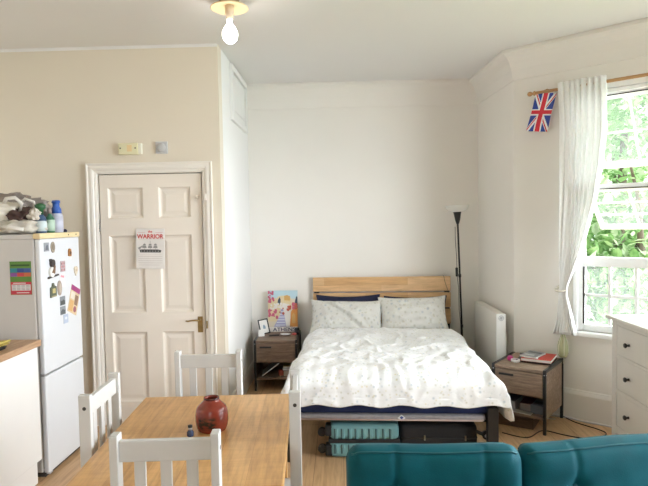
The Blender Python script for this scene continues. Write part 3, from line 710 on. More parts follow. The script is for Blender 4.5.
flat(t, 'card', rc(-.066, .066, -.095, .095), .002, colr(.62, .48, .30)); flat(t, 'magenta_edge', rc(-.066, .066, .058, .095), .0006, colr(.32, .04, .17), .002)
bm = BM()
poly(bm, rc(-.055, .0, .0, .05), .002, 0); poly(bm, rc(.008, .055, -.03, .04), .002, 1); poly(bm, rc(-.055, .0, -.085, -.01), .002, 2); poly(bm, circ(.03, -.06, .022, 12), .002, 3)
obj('photos', bm, [colr(.66, .60, .50), colr(.26, .16, .10), colr(.60, .36, .14), colr(.30, .10, .12)], t)

# ------------------------------------------------------------------ things on the fridge
def lump(bm, c, r, seed, amp=.35, fr=2.2, n=28, flatten=.0, mi=0, crease=0):
    c = Vector(c); 
    g = []
    for i in range(n + 1):
        th = PI * i / n; row = []
        for j in range(2 * n):
            ph = PI * j / n
            d = Vector((math.sin(th) * math.cos(ph), math.sin(th) * math.sin(ph), math.cos(th)))
            k = 1 + amp * fbm(d.x * fr + seed, d.y * fr, d.z * fr + seed * .3, 4)
            if crease: k += crease * (abs(math.sin(7 * fbm(d.x * 1.6 + seed, d.y * 1.6, d.z * 3.2, 2))) - .5)
            p = Vector((d.x * r[0], d.y * r[1], max(d.z, -.75) * r[2])) * k
            p.z = max(p.z, -r[2] * .78)
            row.append(bm.verts.new(c + p))
        g.append(row)
    for i in range(n):
        for j in range(2 * n):
            a, b2, c2, d2 = g[i][j], g[i][(j + 1) % (2 * n)], g[i + 1][(j + 1) % (2 * n)], g[i + 1][j]
            f = bm.faces.new((a, b2, c2, d2)); f.smooth = True; f.material_index = mi
FT = 1.549
def cloth_lump(name, label, cat, c, r, seed, m, amp=.35, crease=.14, extra=None):
    t = thing(name, label, cat, (c[0], c[1], FT if c[2] is None else c[2]))
    bm = BM(); lump(bm, (0, 0, r[2] * .78), r, seed, amp, crease=crease); 
    bmesh.ops.remove_doubles(bm, verts=bm.verts[:], dist=1e-5); obj('folds', bm, m, t)
    return t
t = cloth_lump('towel', 'cream crumpled towel heaped on the fridge, lowest at the front', 'towel', (-2.08, 3.545, None), (.17, .11, .058), 1.3, colr(.52, .48, .41, .9), .28, .16)
bm = BM(); tube(bm, [(-.15, -.08, .03), (-.08, -.115, .05), (.02, -.11, .045), (.1, -.1, .03)], .012, 8); obj('hem', bm, colr(.60, .56, .50, .9), t)
t = cloth_lump('tote_bag', 'off-white folded cotton bag with looped handles on the towel', 'bag', (-2.215, 3.56, 1.625), (.19, .12, .075), 4.1, colr(.62, .58, .50, .9), .3, .15)
bm = BM(); tube(bm, [(.08, -.06, .11), (.12, -.09, .15), (.17, -.08, .155), (.20, -.06, .12), (.18, -.05, .07)], .012, 8); tube(bm, [(.15, -.01, .11), (.20, -.02, .15), (.25, -.01, .13), (.25, 0, .08)], .009, 8); obj('handle', bm, colr(.66, .63, .57, .9), t)
t = cloth_lump('plastic_bag', 'crumpled grey-brown carrier bag on top of the fridge heap', 'bag', (-2.27, 3.80, 1.60), (.25, .14, .115), 7.7, plain('bag_taupe_film', (.24, .205, .18), .35, var=.25, vs=14), .32, .20)
bm = BM(); lump(bm, (.16, .03, .10), (.11, .07, .055), 3.3, .4, crease=.2); obj('bunched_top', bm, plain('bag_brown_film', (.17, .12, .10), .4, var=.3, vs=20), t)
t = cloth_lump('scarf', 'dark brown bundled scarf with a pale end on the fridge', 'scarf', (-2.03, 3.535, 1.618), (.085, .07, .055), 9.2, colr(.075, .042, .036, .9), .35, .2)
bm = BM(); lump(bm, (.085, -.02, .05), (.038, .045, .042), 2.2, .35, crease=.15); obj('pale_end', bm, colr(.50, .45, .38, .9), t)
t = cloth_lump('cloth', 'pale grey rag tucked between the towel and the bottles', 'cloth', (-1.955, 3.60, None), (.045, .06, .05), 5.9, colr(.36, .36, .40, .9), .35, .2)
def bottle(label, loc, prof, capprof, bodym, capm, labm, lz):
    t = thing('bottle', label, 'bottle', loc, group='bottles on the fridge')
    bm = BM(); lathe(bm, prof, 24); obj('body', bm, bodym, t)
    bm = BM(); lathe(bm, capprof, 20); obj('cap', bm, capm, t)
    r = max(p[0] for p in prof) + .0008
    bm = BM(); lathe(bm, [(r - .001, lz[0]), (r, lz[0]), (r, lz[1]), (r - .001, lz[1])], 24); obj('label_band', bm, labm, t)
    return t
TZ = 1.5535
bottle('green-topped cleaning bottle with a white label on the fridge', (-1.915, 3.535, TZ), [(0, 0), (.030, 0), (.033, .006), (.033, .085), (.026, .105), (.014, .118), (.012, .125), (0, .125)], [(0, .118), (.016, .118), (.018, .15), (.03, .158), (.034, .18), (.012, .19), (0, .192)], colr(.04, .08, .15, .3), colr(.02, .10, .035, .4), colr(.52, .60, .60, .5), (.012, .078))
bottle('middle bottle with a pale green label on the fridge', (-1.905, 3.625, TZ), [(0, 0), (.027, 0), (.030, .006), (.030, .09), (.022, .105), (.012, .115), (.012, .13), (0, .13)], [(0, .125), (.014, .125), (.014, .165), (0, .167)], colr(.05, .16, .09, .3), colr(.26, .21, .19, .4), colr(.42, .55, .44, .5), (.012, .085))
bottle('blue-topped spray bottle at the right end of the fridge top', (-1.905, 3.715, TZ), [(0, 0), (.036, 0), (.040, .006), (.040, .112), (.032, .13), (.02, .14), (0, .14)], [(0, .128), (.034, .128), (.032, .155), (.022, .175), (.022, .195), (.028, .20), (.024, .215), (0, .217)], colr(.45, .47, .56, .35), colr(.02, .09, .36, .4), colr(.50, .51, .60, .5), (.01, .105))
bm = BM(); lathe(bm, [(0, 0), (.014, 0), (.016, .01), (.010, .02), (0, .022)], 16)  # loose dark bottle cap standing by itself
o = obj('loose_cap', bm, colr(.02, .02, .05)); o.location = (-1.895, 3.80, TZ); tag(o, 'tiny loose dark cap at the right end of the fridge top', 'loose_cap')

# ------------------------------------------------------------------ kitchen unit + worktop
t = thing('base_cabinet', 'white kitchen base cabinet under the oak worktop', 'cabinet', (-1.875, 0, 0))
bm = BM(); box(bm, -.56, -.022, 1.40, 3.358, .15, .86); obj('carcass', bm, M['unit'], t)
for a, b2 in ((2.735, 3.36), (2.135, 2.730), (1.405, 2.130)):
    bm = BM(); box(bm, -.02, 0, a, b2, .152, .856, .003); obj('cabinet_door', bm, M['unit'], t)
bm = BM(); box(bm, -.05, -.03, 1.40, 3.355, 0, .15); obj('plinth', bm, M['unit'], t)
bm = BM(); box(bm, XL, -1.850, 1.40, 3.362, .862, .902, .004); o = obj('worktop', bm, M['worktop']); tag(o, 'oak-look kitchen worktop running up to the fridge', 'worktop')
t = thing('baking_tray', 'dark tray lying on the worktop under the yellow sponge cloth', 'tray', (-2.02, 2.93, .9025))
bm = BM(); box(bm, -.12, .10, -.22, .18, 0, .006, .002); obj('base', bm, M['blackp'], t)
bm = BM(); tube(bm, [(-.12, -.22, .012), (.10, -.22, .012), (.10, .18, .012), (-.12, .18, .012)], .006, 8, 0, True); obj('rim', bm, M['black'], t)
t = thing('sponge_cloth', 'folded yellow cleaning cloth on the dark tray', 'cloth', (-2.0, 3.03, .9210))
bm = BM(); sheet(bm, lambda u, v: Vector(((u - .5) * .16, (v - .5) * .26, .016 + .006 * math.sin(u * 7) + .005 * fbm(u * 4, v * 4))), 20, 26); obj('top_fold', bm, colr(.48, .37, .09, .9), t, solid=.012)
bm = BM(); sheet(bm, lambda u, v: Vector(((u - .5) * .15, (v - .5) * .25, .002 + .002 * math.sin(u * 5 + v * 3))), 14, 14); obj('lower_fold', bm, colr(.42, .31, .07, .9), t, solid=.006)

# ------------------------------------------------------------------ dining table and chairs
TR = math.radians(3.3)
tc = Vector((-.588, 2.246, 0))
TL, TW, TZt = .98, .727, .74
t = thing('dining_table', 'honey pine dining table with the red vase on it', 'table', tc, TR)
bm = BM(); box(bm, -TW / 2, TW / 2, -TL / 2, TL / 2, TZt - .024, TZt, .005); obj('tabletop', bm, M['table'], t)
bm = BM(); ap = .05
for a in ((-TW / 2 + ap, TW / 2 - ap, -TL / 2 + ap, -TL / 2 + ap + .02), (-TW / 2 + ap, TW / 2 - ap, TL / 2 - ap - .02, TL / 2 - ap), (-TW / 2 + ap, -TW / 2 + ap + .02, -TL / 2 + ap, TL / 2 - ap), (TW / 2 - ap - .02, TW / 2 - ap, -TL / 2 + ap, TL / 2 - ap)):
    box(bm, a[0], a[1], a[2], a[3], .63, TZt - .025)
obj('apron', bm, M['table'], t)
for sx in (-1, 1):
    for sy in (-1, 1):
        bm = BM(); x, y = sx * (TW / 2 - .055), sy * (TL / 2 - .055)
        box(bm, x - .026, x + .026, y - .026, y + .026, 0, TZt - .0245, .004); obj('leg', bm, M['table'], t)
CW, CH = .342, .94
def make_chair(label, loc, rotz):
    # origin under the middle of the back posts; sits facing local -y... seat extends to +y
    t = thing('dining_chair', label, 'chair', loc, rotz, 'white dining chairs around the table')
    for s in (-1, 1):
        bm = BM(); x = s * (CW / 2 - .0135)
        box(bm, x - .0135, x + .0135, -.023, .023, 0, CH, .003); p = obj('back_post', bm, M['chair'], t)
        bm = BM(); cyl(bm, (x + s * .0130, 0, CH - .052), (x + s * .0142, 0, CH - .052), .0075, None, 14); obj('bolt_hole', bm, M['gap'], p)
        bm = BM(); x = s * (CW / 2 - .02); box(bm, x - .016, x + .016, .305, .337, 0, .425, .003); obj('leg', bm, M['chair'], t)
        bm = BM(); box(bm, x - .009, x + .009, .02, .306, .20, .235, .002); obj('stretcher', bm, M['chair'], t)
    bm = BM(); box(bm, -CW / 2 + .026, CW / 2 - .026, -.011, .011, CH - .088, CH - .020, .003); obj('top_rail', bm, M['chair'], t)
    bm = BM(); box(bm, -CW / 2 + .026, CW / 2 - .026, -.010, .010, .54, .59, .003); obj('lower_rail', bm, M['chair'], t)
    for k in (-1, 0, 1):
        bm = BM(); x = k * .082; box(bm, x - .018, x + .018, -.006, .006, .588, CH - .086, .002); obj('slat', bm, M['chair'], t)
    bm = BM(); box(bm, -CW / 2 + .004, CW / 2 - .004, .022, .345, .425, .447, .006); obj('seat', bm, M['chair'], t)
    bm = BM()
    box(bm, -CW / 2 + .03, CW / 2 - .03, .31, .33, .37, .425); box(bm, -CW / 2 + .03, CW / 2 - .03, -.01, .012, .37, .425)
    for s in (-1, 1): box(bm, s * (CW / 2 - .02) - .009, s * (CW / 2 - .02) + .009, .02, .32, .37, .425)
    obj('seat_frame', bm, M['chair'], t)
    return t
ch = make_chair('white slat-back chair nearest the camera at the end of the table', (-.562, 1.722, 0), TR)
dup(ch, (-.690, 2.842, 0), PI + math.radians(1.5), 'white slat-back chair at the far end of the table by the door')
dup(ch, (-1.010, 2.278, 0), -PI / 2 + math.radians(2.6), 'white slat-back chair on the fridge side of the table')
dup(ch, (-.199, 2.30, 0), PI / 2 + math.radians(4.4), 'white slat-back chair on the bed side of the table')
# vase + miniature bottle
t = thing('vase', 'dark red glazed vase with a painted ship scene on the dining table', 'vase', (-.545, 2.275, TZt))
vp_ = [(0, .004), (.052, 0), (.058, .004), (.064, .02), (.0675, .042), (.067, .066), (.0635, .088), (.058, .100), (.049, .109), (.040, .117), (.0335, .124), (.0315, .130), (.0315, .135), (.028, .136), (.0265, .128), (.034, .115), (.052, .095), (.058, .06), (.052, .02), (0, .012)]
bm = BM(); lathe(bm, vp_, 48); obj('body', bm, M['vase'], t)
bm = BM(); lathe(bm, [(.0312, .129), (.0328, .132), (.0322, .1365), (.029, .1375), (.0275, .133)], 40); obj('lip', bm, plain('vase_lip_glaze', (.07, .012, .010), .25), t)
t = thing('miniature_bottle', 'tiny dark blue bottle with a black cap beside the vase', 'bottle', (-.618, 2.205, TZt))
bm = BM(); lathe(bm, [(0, 0), (.012, 0), (.014, .004), (.013, .018), (.007, .026), (.006, .036), (0, .036)], 20); obj('body', bm, colr(.03, .05, .12, .2), t)
bm = BM(); lathe(bm, [(.0062, .026), (.0085, .027), (.0078, .037), (0, .038)], 16); obj('collar', bm, M['chrome'], t)
bm = BM(); lathe(bm, [(0, .036), (.009, .036), (.009, .045), (0, .046)], 16); obj('cap', bm, M['blackp'], t)

# ------------------------------------------------------------------ bed
BR = -math.radians(2.65); BL = (.36, 4.63, 0)
BEDM = Matrix.Translation(BL) @ Matrix.Rotation(BR, 4, 'Z')
bed = thing('bed_frame', 'black metal double bed frame with a pale wooden slatted headboard', 'bed', BL, BR)
for z0, z1 in ((.88, 1.025), (.715, .865), (.55, .70)):
    bm = BM(); box(bm, -.69, .69, .985, 1.005, z0, z1, .003); obj('headboard_slat', bm, M['headwood'], bed)
for x in (-.655, .655):
    bm = BM(); box(bm, x - .028, x + .028, 1.006, 1.028, .0, 1.0, .003); obj('headboard_post', bm, M['black'], bed)
    for z in (.8725, .7075):
        bm = BM(); box(bm, x - .024, x + .024, .980, 1.006, z - .0065, z + .0065); obj('headboard_spacer', bm, M['black'], bed)
    bm = BM(); sx = 1 if x > 0 else -1; box(bm, sx * .69 - .035 - .0 * sx, sx * .69 + .035, -1.03, -.985, 0, .36, .004) if False else box(bm, min(sx * .69, sx * .62), max(sx * .69, sx * .62), -1.03, -.975, 0, .375, .004); obj('leg', bm, M['black'], bed)
    bm = BM(); box(bm, min(sx * .69, sx * .655), max(sx * .69, sx * .655), -.975, 1.006, .235, .285, .003); obj('side_rail', bm, M['black'], bed)
    bm = BM(); box(bm, sx * .655 - .02, sx * .655 + .02, -.02, .02, 0, .235, .003); obj('leg', bm, M['black'], bed)
bm = BM(); box(bm, -.62, .62, -.96, -.93, .264, .284, .003); obj('foot_rail', bm, M['black'], bed)
for k in range(12):
    bm = BM(); y = -.9 + k * .16; box(bm, -.655, .655, y - .03, y + .03, .250, .268); obj('bed_slat', bm, M['black'], bed)
ML = .975
mt = thing('mattress', 'navy mattress with a grey quilted border on the bed frame', 'mattress', BL, BR)
bm = BM(); box(bm, -.645, .645, -.998, ML - .0, .318, .485, .035, 0, None, 4); obj('core', bm, M['navym'], mt, smooth=True)
bm = BM(); box(bm, -.648, .612, -1.012, ML, .284, .320, .014, 0, None, 3); obj('border', bm, M['greym'], mt, smooth=True)
bm = BM(); tube(bm, [(-.64, -1.014, .288), (.59, -1.014, .288), (.61, -.99, .290), (.61, .95, .288)], .006, 8); obj('piping', bm, M['pink_pipe'], mt)
bm = BM(); poly(bm, [(-.026, 0), (0, -.022), (.026, 0), (0, .022)], 0, 0, Matrix.Translation((.07, -1.0150, .302)) @ Matrix.Rotation(PI / 2, 4, 'X'), .002); poly(bm, [(-.013, .003), (0, -.009), (.013, .003), (0, .013)], .002, 1, Matrix.Translation((.07, -1.0150, .302)) @ Matrix.Rotation(PI / 2, 4, 'X'), .0008); obj('badge', bm, [colr(.65, .66, .70), colr(.04, .07, .25)], mt)
# duvet
ZT = .525
def duv(u, v):
    t_ = v * 1.645                                               # from head end (0) toward the foot
    flat_y = 1.375
    ylen = t_
    s = (u - .5) * 2
    half = .935
    S_ = s * half
    a = abs(S_); sg = 1 if S_ >= 0 else -1
    rs = .13
    fx = .575
    if a < fx: x = a; dx = 0
    elif a < fx + rs * PI / 2:
        th = (a - fx) / rs; x = fx + rs * math.sin(th); dx = rs * (1 - math.cos(th))
    else:
        e = a - fx - rs * PI / 2; x = fx + rs + e * .10; dx = rs + e * .97
    y0 = .515
    rf = .10
    if ylen < flat_y: y = y0 - ylen; dy = 0
    elif ylen < flat_y + rf * PI / 2:
        th = (ylen - flat_y) / rf; y = y0 - flat_y - rf * math.sin(th) * 1.9; dy = rf * (1 - math.cos(th))
    else:
        e = ylen - flat_y - rf * PI / 2; y = y0 - flat_y - rf * 1.9 - e * .12; dy = rf + e * .75
    # corner hangs lower on the right
    drop = max(dx, dy) + (.06 if sg > 0 else .25) * min(dx, dy)
    z = ZT + .055 - drop
    x *= sg
    edge = min(1, max(0, (ylen - .9) / .8))
    sidek = min(1, max(0, (a - .5) / .3))
    puff = .016 * (fbm(S_ * 2.2 + 3, ylen * 1.8, 0, 2))
    ridge = .014 * (1 - abs(fbm(S_ * 3.1 + ylen * 1.4, ylen * 2.2 - S_ * 1.2, 4, 3))) ** 5
    diag = .011 * (1 - abs(noise.noise(Vector((S_ * 2.4 + ylen * 3.0, ylen * 1.0 - S_, 11)))) * 2.0)
    diag = max(0, diag)
    fold = (.001 + .0035 * edge) * math.sin(S_ * 72 + 4.5 * noise.noise(Vector((S_ * 2.5, ylen * 1.4, 2))) + ylen * 3) * (.35 + .65 * abs(noise.noise(Vector((S_ * 4, ylen * 2, 8)))) * 1.6)
    crease = .004 * fbm(S_ * 16, ylen * 13, 3, 2)
    hgt = puff + ridge + diag + fold + crease
    sf = sidek * .030 * math.sin(ylen * 13 + 2 * noise.noise(Vector((ylen * 2, 1, 5)))) * min(1, dx / .12)
    x += sg * (sidek * hgt * .7 + sf * .6)
    y -= edge * (.5 * max(-.004, hgt) if dy > .03 else 0)
    if dx < .1 and dy < .08: z += hgt
    else: z += hgt * .4
    # hem waviness
    if v > .97: z += .008 * math.sin(S_ * 23)
    # pulled-out right corner
    k = max(0, s - .55) * max(0, v - .80) * 12
    x += .024 * k; y -= .004 * k; z += .012 * k
    return Vector((x, y, z))
dv = thing('duvet', 'rumpled white printed duvet spread over the bed', 'duvet', BL, BR)
bm = BM(); sheet(bm, duv, 190, 170); obj('cover', bm, M['duvet'], dv, solid=.012)
bm = BM(); hem = [duv(k / 80, 1.0) + Vector((0, -.003, 0)) for k in range(81)]; tube(bm, hem, .005, 6); obj('hem', bm, colr(.74, .75, .75, .9), dv)
# pillows
def pillow(label, c, rot, w, h, th, m, seed, group, fold=0):
    t = thing('pillow', label, 'pillow', c, group=group, rot=rot)
    def half(sg):
        def fn(u, v):
            X = (u - .5) * 2; Y = (v - .5) * 2
            k = (max(0, 1 - abs(X) ** 2.1) ** .62) * (max(0, 1 - abs(Y) ** 2.0) ** .62)
            px = X * w / 2 * (1 - .09 * (1 - Y * Y) * abs(X)) ; py = Y * h / 2 * (1 - .13 * (1 - X * X) * abs(Y))
            z = sg * th / 2 * k * (1 + .18 * fbm(X * 1.6 + seed, Y * 1.6, sg, 3))
            z += .010 * k * fbm(X * 5 + seed, Y * 5, 2, 3)
            if fold and sg > 0:
                d = (X + .35) * .8 + (Y - .4) * .55
                z += -.024 * math.exp(-(d / .05) ** 2) * k + .014 * math.exp(-((d - .13) / .07) ** 2) * k + .010 * math.exp(-((X + .55 + .2 * Y) / .06) ** 2) * k
            return Vector((px, py, z))
        return fn
    bm = BM(); sheet(bm, half(1), 60, 44); sheet(bm, half(-1), 60, 44); bmesh.ops.remove_doubles(bm, verts=bm.verts[:], dist=1e-4)
    obj('case', bm, m, t)
    bm = BM(); e = []
    f1 = half(1)
    n = 30
    loop = [f1(k / n, 0) for k in range(n)] + [f1(1, k / n) for k in range(n)] + [f1(1 - k / n, 1) for k in range(n)] + [f1(0, 1 - k / n) for k in range(n)]
    tube(bm, loop, .004, 6, 0, True); obj('seam', bm, m, t)
    return t
def bedpt(x, y, z): p = BEDM @ Vector((x, y, z)); return (p.x, p.y, p.z)
def prot(a, yw=0, rl=0): return (Matrix.Rotation(BR + yw, 3, 'Z') @ Matrix.Rotation(a, 3, 'X') @ Matrix.Rotation(rl, 3, 'Z')).to_euler()
GP = 'pillows at the head of the bed'
pillow('navy pillow behind the left printed pillow', bedpt(-.335, .890, .668), prot(math.radians(66)), .64, .40, .12, M['navy'], 2, GP)
pillow('navy pillow behind the right printed pillow', bedpt(.335, .890, .670), prot(math.radians(66)), .62, .36, .12, M['navy'], 6, GP)
pillow('printed pillow on the left of the bed with a deep crease', bedpt(-.345, .725, .648), prot(math.radians(45), 0, math.radians(-1)), .72, .45, .22, M['pillow'], 11, GP, 1)
pillow('printed pillow on the right of the bed, smooth and standing higher', bedpt(.300, .735, .666), prot(math.radians(47), 0, math.radians(1.5)), .66, .47, .22, M['pillow'], 17, GP)

# ------------------------------------------------------------------ suitcases under the bed
t = thing('suitcase', 'teal ribbed suitcase lying under the foot of the bed', 'suitcase', (.135, 3.98, 0), -math.radians(1.5))
bm = BM(); box(bm, -.22, .245, -.30, .30, .128, .236, .03, 0, None, 3); top = obj('upper_shell', bm, M['tealcase'], t)
bm = BM(); box(bm, -.22, .245, -.30, .30, .006, .106, .03, 0, None, 3); lowr = obj('lower_shell', bm, M['tealcase'], t)
for prt, z0, z1 in ((top, .136, .206), (lowr, .036, .098)):
    for k in range(9):
        bm = BM(); x = -.185 + k * .046; box(bm, x - .004, x + .004, -.304, -.296, z0, z1, .002); obj('rib', bm, colr(.045, .10, .11), prt)
        bm = BM(); x2 = x + .014; box(bm, x2 - .007, x2 + .007, -.303, -.297, z0, z1, .003); obj('ridge', bm, M['tealcase'], prt)
bm = BM(); box(bm, -.228, .25, -.297, .297, .104, .130, .006); obj('zip_band', bm, M['blackp'], t)
bm = BM(); tube(bm, [(-.06, -.296, .085), (-.06, -.318, .082), (.07, -.318, .082), (.07, -.296, .085)], .007, 8); obj('carry_handle', bm, M['blackp'], t)
for z0, z1 in ((.150, .225), (.015, .09)):
    bm = BM(); box(bm, -.250, -.200, -.296, -.22, z0, z1, .01); obj('wheel_housing', bm, M['blackp'], t)
for z in (.17, .055):
    bm = BM(); cyl(bm, (-.272, -.27, z), (-.272, -.245, z), .029, None, 20); cyl(bm, (-.272, -.275, z), (-.272, -.24, z), .012, None, 12); obj('wheel', bm, M['black'], t)
t = thing('suitcase', 'black fabric suitcase lying under the bed beside the teal one', 'suitcase', (.665, 4.02, 0), -math.radians(2.6))
bm = BM(); box(bm, -.27, .245, -.32, .32, .01, .222, .03, 0, None, 3); obj('shell', bm, plain('suitcase_black_fabric', (.014, .014, .016), .8, bstr=.2, bscale=200), t)
bm = BM(); tube(bm, [(-.26, -.318, .13), (.235, -.318, .13), (.243, -.30, .13), (.243, .3, .13)], .005, 6); obj('zip', bm, colr(.03, .03, .032), t)
for x in (-.11, .16):
    bm = BM(); box(bm, x, x + .010, -.328, -.318, .115, .150, .002); obj('zip_pull', bm, colr(.34, .33, .28, .3, 1), t)
bm = BM(); box(bm, -.02, .16, -.33, -.318, .06, .085, .006); obj('carry_handle', bm, M['blackp'], t)
bm = BM(); tube(bm, [(.235, -.30, .175), (.265, -.30, .16), (.29, -.30, .15)], .012, 8); obj('wheel_arm', bm, M['blackp'], t)
bm = BM(); cyl(bm, (.302, -.318, .148), (.302, -.285, .148), .026, None, 20); obj('wheel', bm, M['black'], t)
bm = BM(); cyl(bm, (.302, -.320, .148), (.302, -.317, .148), .011, None, 14); obj('hub', bm, M['grey'], t)

# ------------------------------------------------------------------ bedside tables
def nightstand(label, loc, rotz, w, d, h, wm, dm):
    t = thing('nightstand', label, 'bedside table', loc, rotz, 'bedside tables')
    x0, x1, y0, y1 = -w / 2, w / 2, -d / 2, d / 2; k = .022
    bm = BM(); box(bm, x0 + k, x1 - k, y0, y1, h - .026, h - .004, .002); obj('top', bm, dm, t)
    for s in (-1, 1):
        xa, xb = (x0, x0 + k) if s < 0 else (x1 - k, x1)
        bm = BM(); box(bm, xa, xb, y0 + k, y1 - k, h - k, h, .002); obj('top_rail', bm, M['black'], t)
        for ya in (y0, y1 - k):
            bm = BM(); box(bm, xa, xb, ya, ya + k, 0, h, .002); l = obj('leg', bm, M['black'], t)
            bm = BM(); cyl(bm, (s * (w / 2) , ya + k / 2, h - .035), (s * (w / 2 + .002), ya + k / 2, h - .035), .004, None, 10)
            cyl(bm, ((xa + xb) / 2, ya - .002, h - .035), ((xa + xb) / 2, ya, h - .035), .004, None, 10); obj('screw', bm, M['chrome'], l)
        bm = BM(); xs_ = x0 + k * .4 if s < 0 else x1 - k * .4 - .012; box(bm, xs_, xs_ + .012, y0 + k, y1 - k, .105, h - k); obj('side_panel', bm, dm, t)
    bm = BM(); box(bm, x0 + k, x1 - k, y0 + .004, y1 - .01, .108, .126, .002); obj('shelf', bm, wm, t)
    bm = BM(); box(bm, x0 + k, x1 - k, y1 - .02, y1 - .008, .108, h - .026); obj('back_panel', bm, wm, t)
    bm = BM(); box(bm, x0 + k, x1 - k, y0 + .012, y1 - .03, .268, .280); obj('divider', bm, wm, t)
    bm = BM(); box(bm, x0 + k + .003, x1 - k - .003, y0 + .002, y0 + .020, .275, h - .032, .003); dr = obj('drawer', bm, dm, t)
    bm = BM(); box(bm, x0 + k + .035, x0 + k + .145, y0 - .012, y0 + .003, h - .075, h - .060, .003); obj('handle', bm, M['black'], dr)
    return t
NL = (-.625, 5.43, 0); NLh = .485
nightstand('dark brown bedside table left of the bed in the alcove', NL, 0, .415, .46, NLh, M['nswood'], M['nswood'])
NRr = -math.radians(36.4); NR = (1.454, 4.365, 0)
nightstand('rustic bedside table with black metal legs in the window corner', NR, NRr, .404, .465, .48, M['nswood'], M['nswoodl'])
NRM = Matrix.Translation(NR) @ Matrix.Rotation(NRr, 4, 'Z'); NLM = Matrix.Translation(NL)
def at(Mx, x, y, z): p = Mx @ Vector((x, y, z)); return (p.x, p.y, p.z)
# left: travel poster, photo frame, card, dish etc.
t = thing('travel_poster', 'colourful travel poster of a Greek street propped on the left bedside table', 'poster', (-.592, 5.60, NLh + .0005), rot=((Matrix.Rotation(math.radians(-12), 3, 'Z') * 0 + Matrix.Rotation(0, 3, 'Z')) @ Matrix.Rotation(PI / 2 - .10, 3, 'X')).to_euler())
pw, ph = .300, .415
bm = BM(); box(bm, -pw / 2, pw / 2, 0, ph, -.003, 0, .001); obj('board', bm, colr(.66, .58, .46), t)
bm = BM(); PM = [colr(.45, .62, .70), colr(.70, .58, .36), colr(.62, .36, .12), colr(.74, .70, .66), colr(.36, .36, .55), colr(.62, .26, .06), colr(.55, .12, .20), colr(.05, .07, .10), colr(.10, .09, .16), colr(.64, .66, .74), colr(.45, .10, .06), colr(.72, .52, .22)]
def sp(pts, d, mi): poly(bm, [(x * pw / 2, y * ph) for x, y in pts], d, mi, None, .0005)
sp([(-1, .80), (1, .80), (1, 1), (-1, 1)], 0, 0)
sp([(-1, .25), (-.2, .25), (-.2, .74), (-.5, .82), (-1, .78)], .0004, 1)
sp([(-.45, .55), (.55, .55), (.55, .82), (.1, .88), (-.3, .86), (-.45, .80)], .0006, 1)
sp([(.10, .76), (.50, .75), (.50, .86), (.30, .89), (.10, .87)], .0010, 2)
for k in range(4): sp([(.13 + k * .1, .72), (.17 + k * .1, .72), (.17 + k * .1, .77), (.13 + k * .1, .77)], .0014, 11)
sp([(-.38, .66), (-.16, .66), (-.14, .78), (-.20, .84), (-.32, .78)], .0014, 7)
sp([(-.3, .10), (.55, .10), (.45, .66), (.0, .70), (-.15, .5)], .0010, 3)
sp([(-.62, .12), (.22, .12), (.12, .35), (.02, .56), (-.12, .56), (-.2, .40)], .0014, 4)
for k in range(6): sp([(-.5 + k * .07, .15 + k * .065), (.17 - k * .02, .15 + k * .065), (.16 - k * .02, .17 + k * .065), (-.48 + k * .07, .17 + k * .065)], .0018, 9)
sp([(.45, .10), (1, .10), (1, .62), (.75, .60), (.55, .48)], .0014, 5); sp([(.62, .2), (.84, .2), (.84, .40), (.73, .46), (.62, .40)], .0018, 2)
sp([(.80, .58), (1, .58), (1, .84), (.92, .86), (.82, .74)], .0016, 7)
rr = random.Random(4)
for k in range(90):
    reg = k % 5
    cx, cyy = ((rr.uniform(-1, -.62), rr.uniform(.72, .98)), (rr.uniform(-1, -.35), rr.uniform(.34, .56)), (rr.uniform(.6, .95), rr.uniform(.55, .68)), (rr.uniform(-.2, .5), rr.uniform(.44, .62)), (rr.uniform(-.9, -.1), rr.uniform(.55, .68)))[reg]
    r = rr.uniform(.05, .10); sp([(min(1, max(-1, cx + r * math.cos(a))), min(.995, cyy + r * .40 * math.sin(a))) for a in [2 * PI * j / 9 for j in range(9)]], .0020 + .00006 * k, (6, 6, 10, 3, 3)[reg] if k % 2 else (6, 6, 6, 10, 3)[reg])
sp([(-1, 0), (1, 0), (1, .115), (-1, .115)], .0016, 3)
textmesh(bm, 'ATHENS', .062, Matrix.Translation((.012, .006, .0026)) @ Matrix.Diagonal((.98, .82, 1, 1)), 8, .0012)
pt(bm, -.03, .10, .052, .056, .0022, 8)
obj('artwork', bm, PM, t)
t = thing('photo_frame', 'small black photo frame leaning against the travel poster', 'photo frame', (-.755, 5.49, NLh + .002), rot=(Matrix.Rotation(math.radians(12), 3, 'Z') @ Matrix.Rotation(PI / 2 - .3, 3, 'X') @ Matrix.Rotation(math.radians(10), 3, 'Z')).to_euler())
bm = BM(); fw, fh, fb = .10, .150, .011
for a in ((-fw / 2, fw / 2, 0, fb), (-fw / 2, fw / 2, fh - fb, fh), (-fw / 2, -fw / 2 + fb, fb, fh - fb), (fw / 2 - fb, fw / 2, fb, fh - fb)): box(bm, a[0], a[1], a[2], a[3], -.010, .004, .001)
obj('frame', bm, M['blackp'], t)
bm = BM(); box(bm, -fw / 2 + fb, fw / 2 - fb, fb, fh - fb, -.008, -.002); obj('mount', bm, M['paper'], t)
bm = BM(); poly(bm, [(-.012, .055), (.012, .05), (.016, .07), (.004, .095), (-.008, .085)], -.002, 0); obj('picture', bm, colr(.25, .35, .45), t)
t = thing('card', 'small folded white card standing before the black photo frame', 'card', (-.785, 5.40, NLh), .25)
bm = BM(); quadface(bm, [(-.03, -.02, 0), (.03, -.02, 0), (.028, 0, .062), (-.028, 0, .062)]); quadface(bm, [(-.028, 0, .062), (.028, 0, .062), (.03, .02, 0), (-.03, .02, 0)]); obj('fold', bm, M['paper'], t, solid=.001)
t = thing('trinket_dish', 'oval white dish on the left bedside table under the poster', 'dish', (-.55, 5.43, NLh))
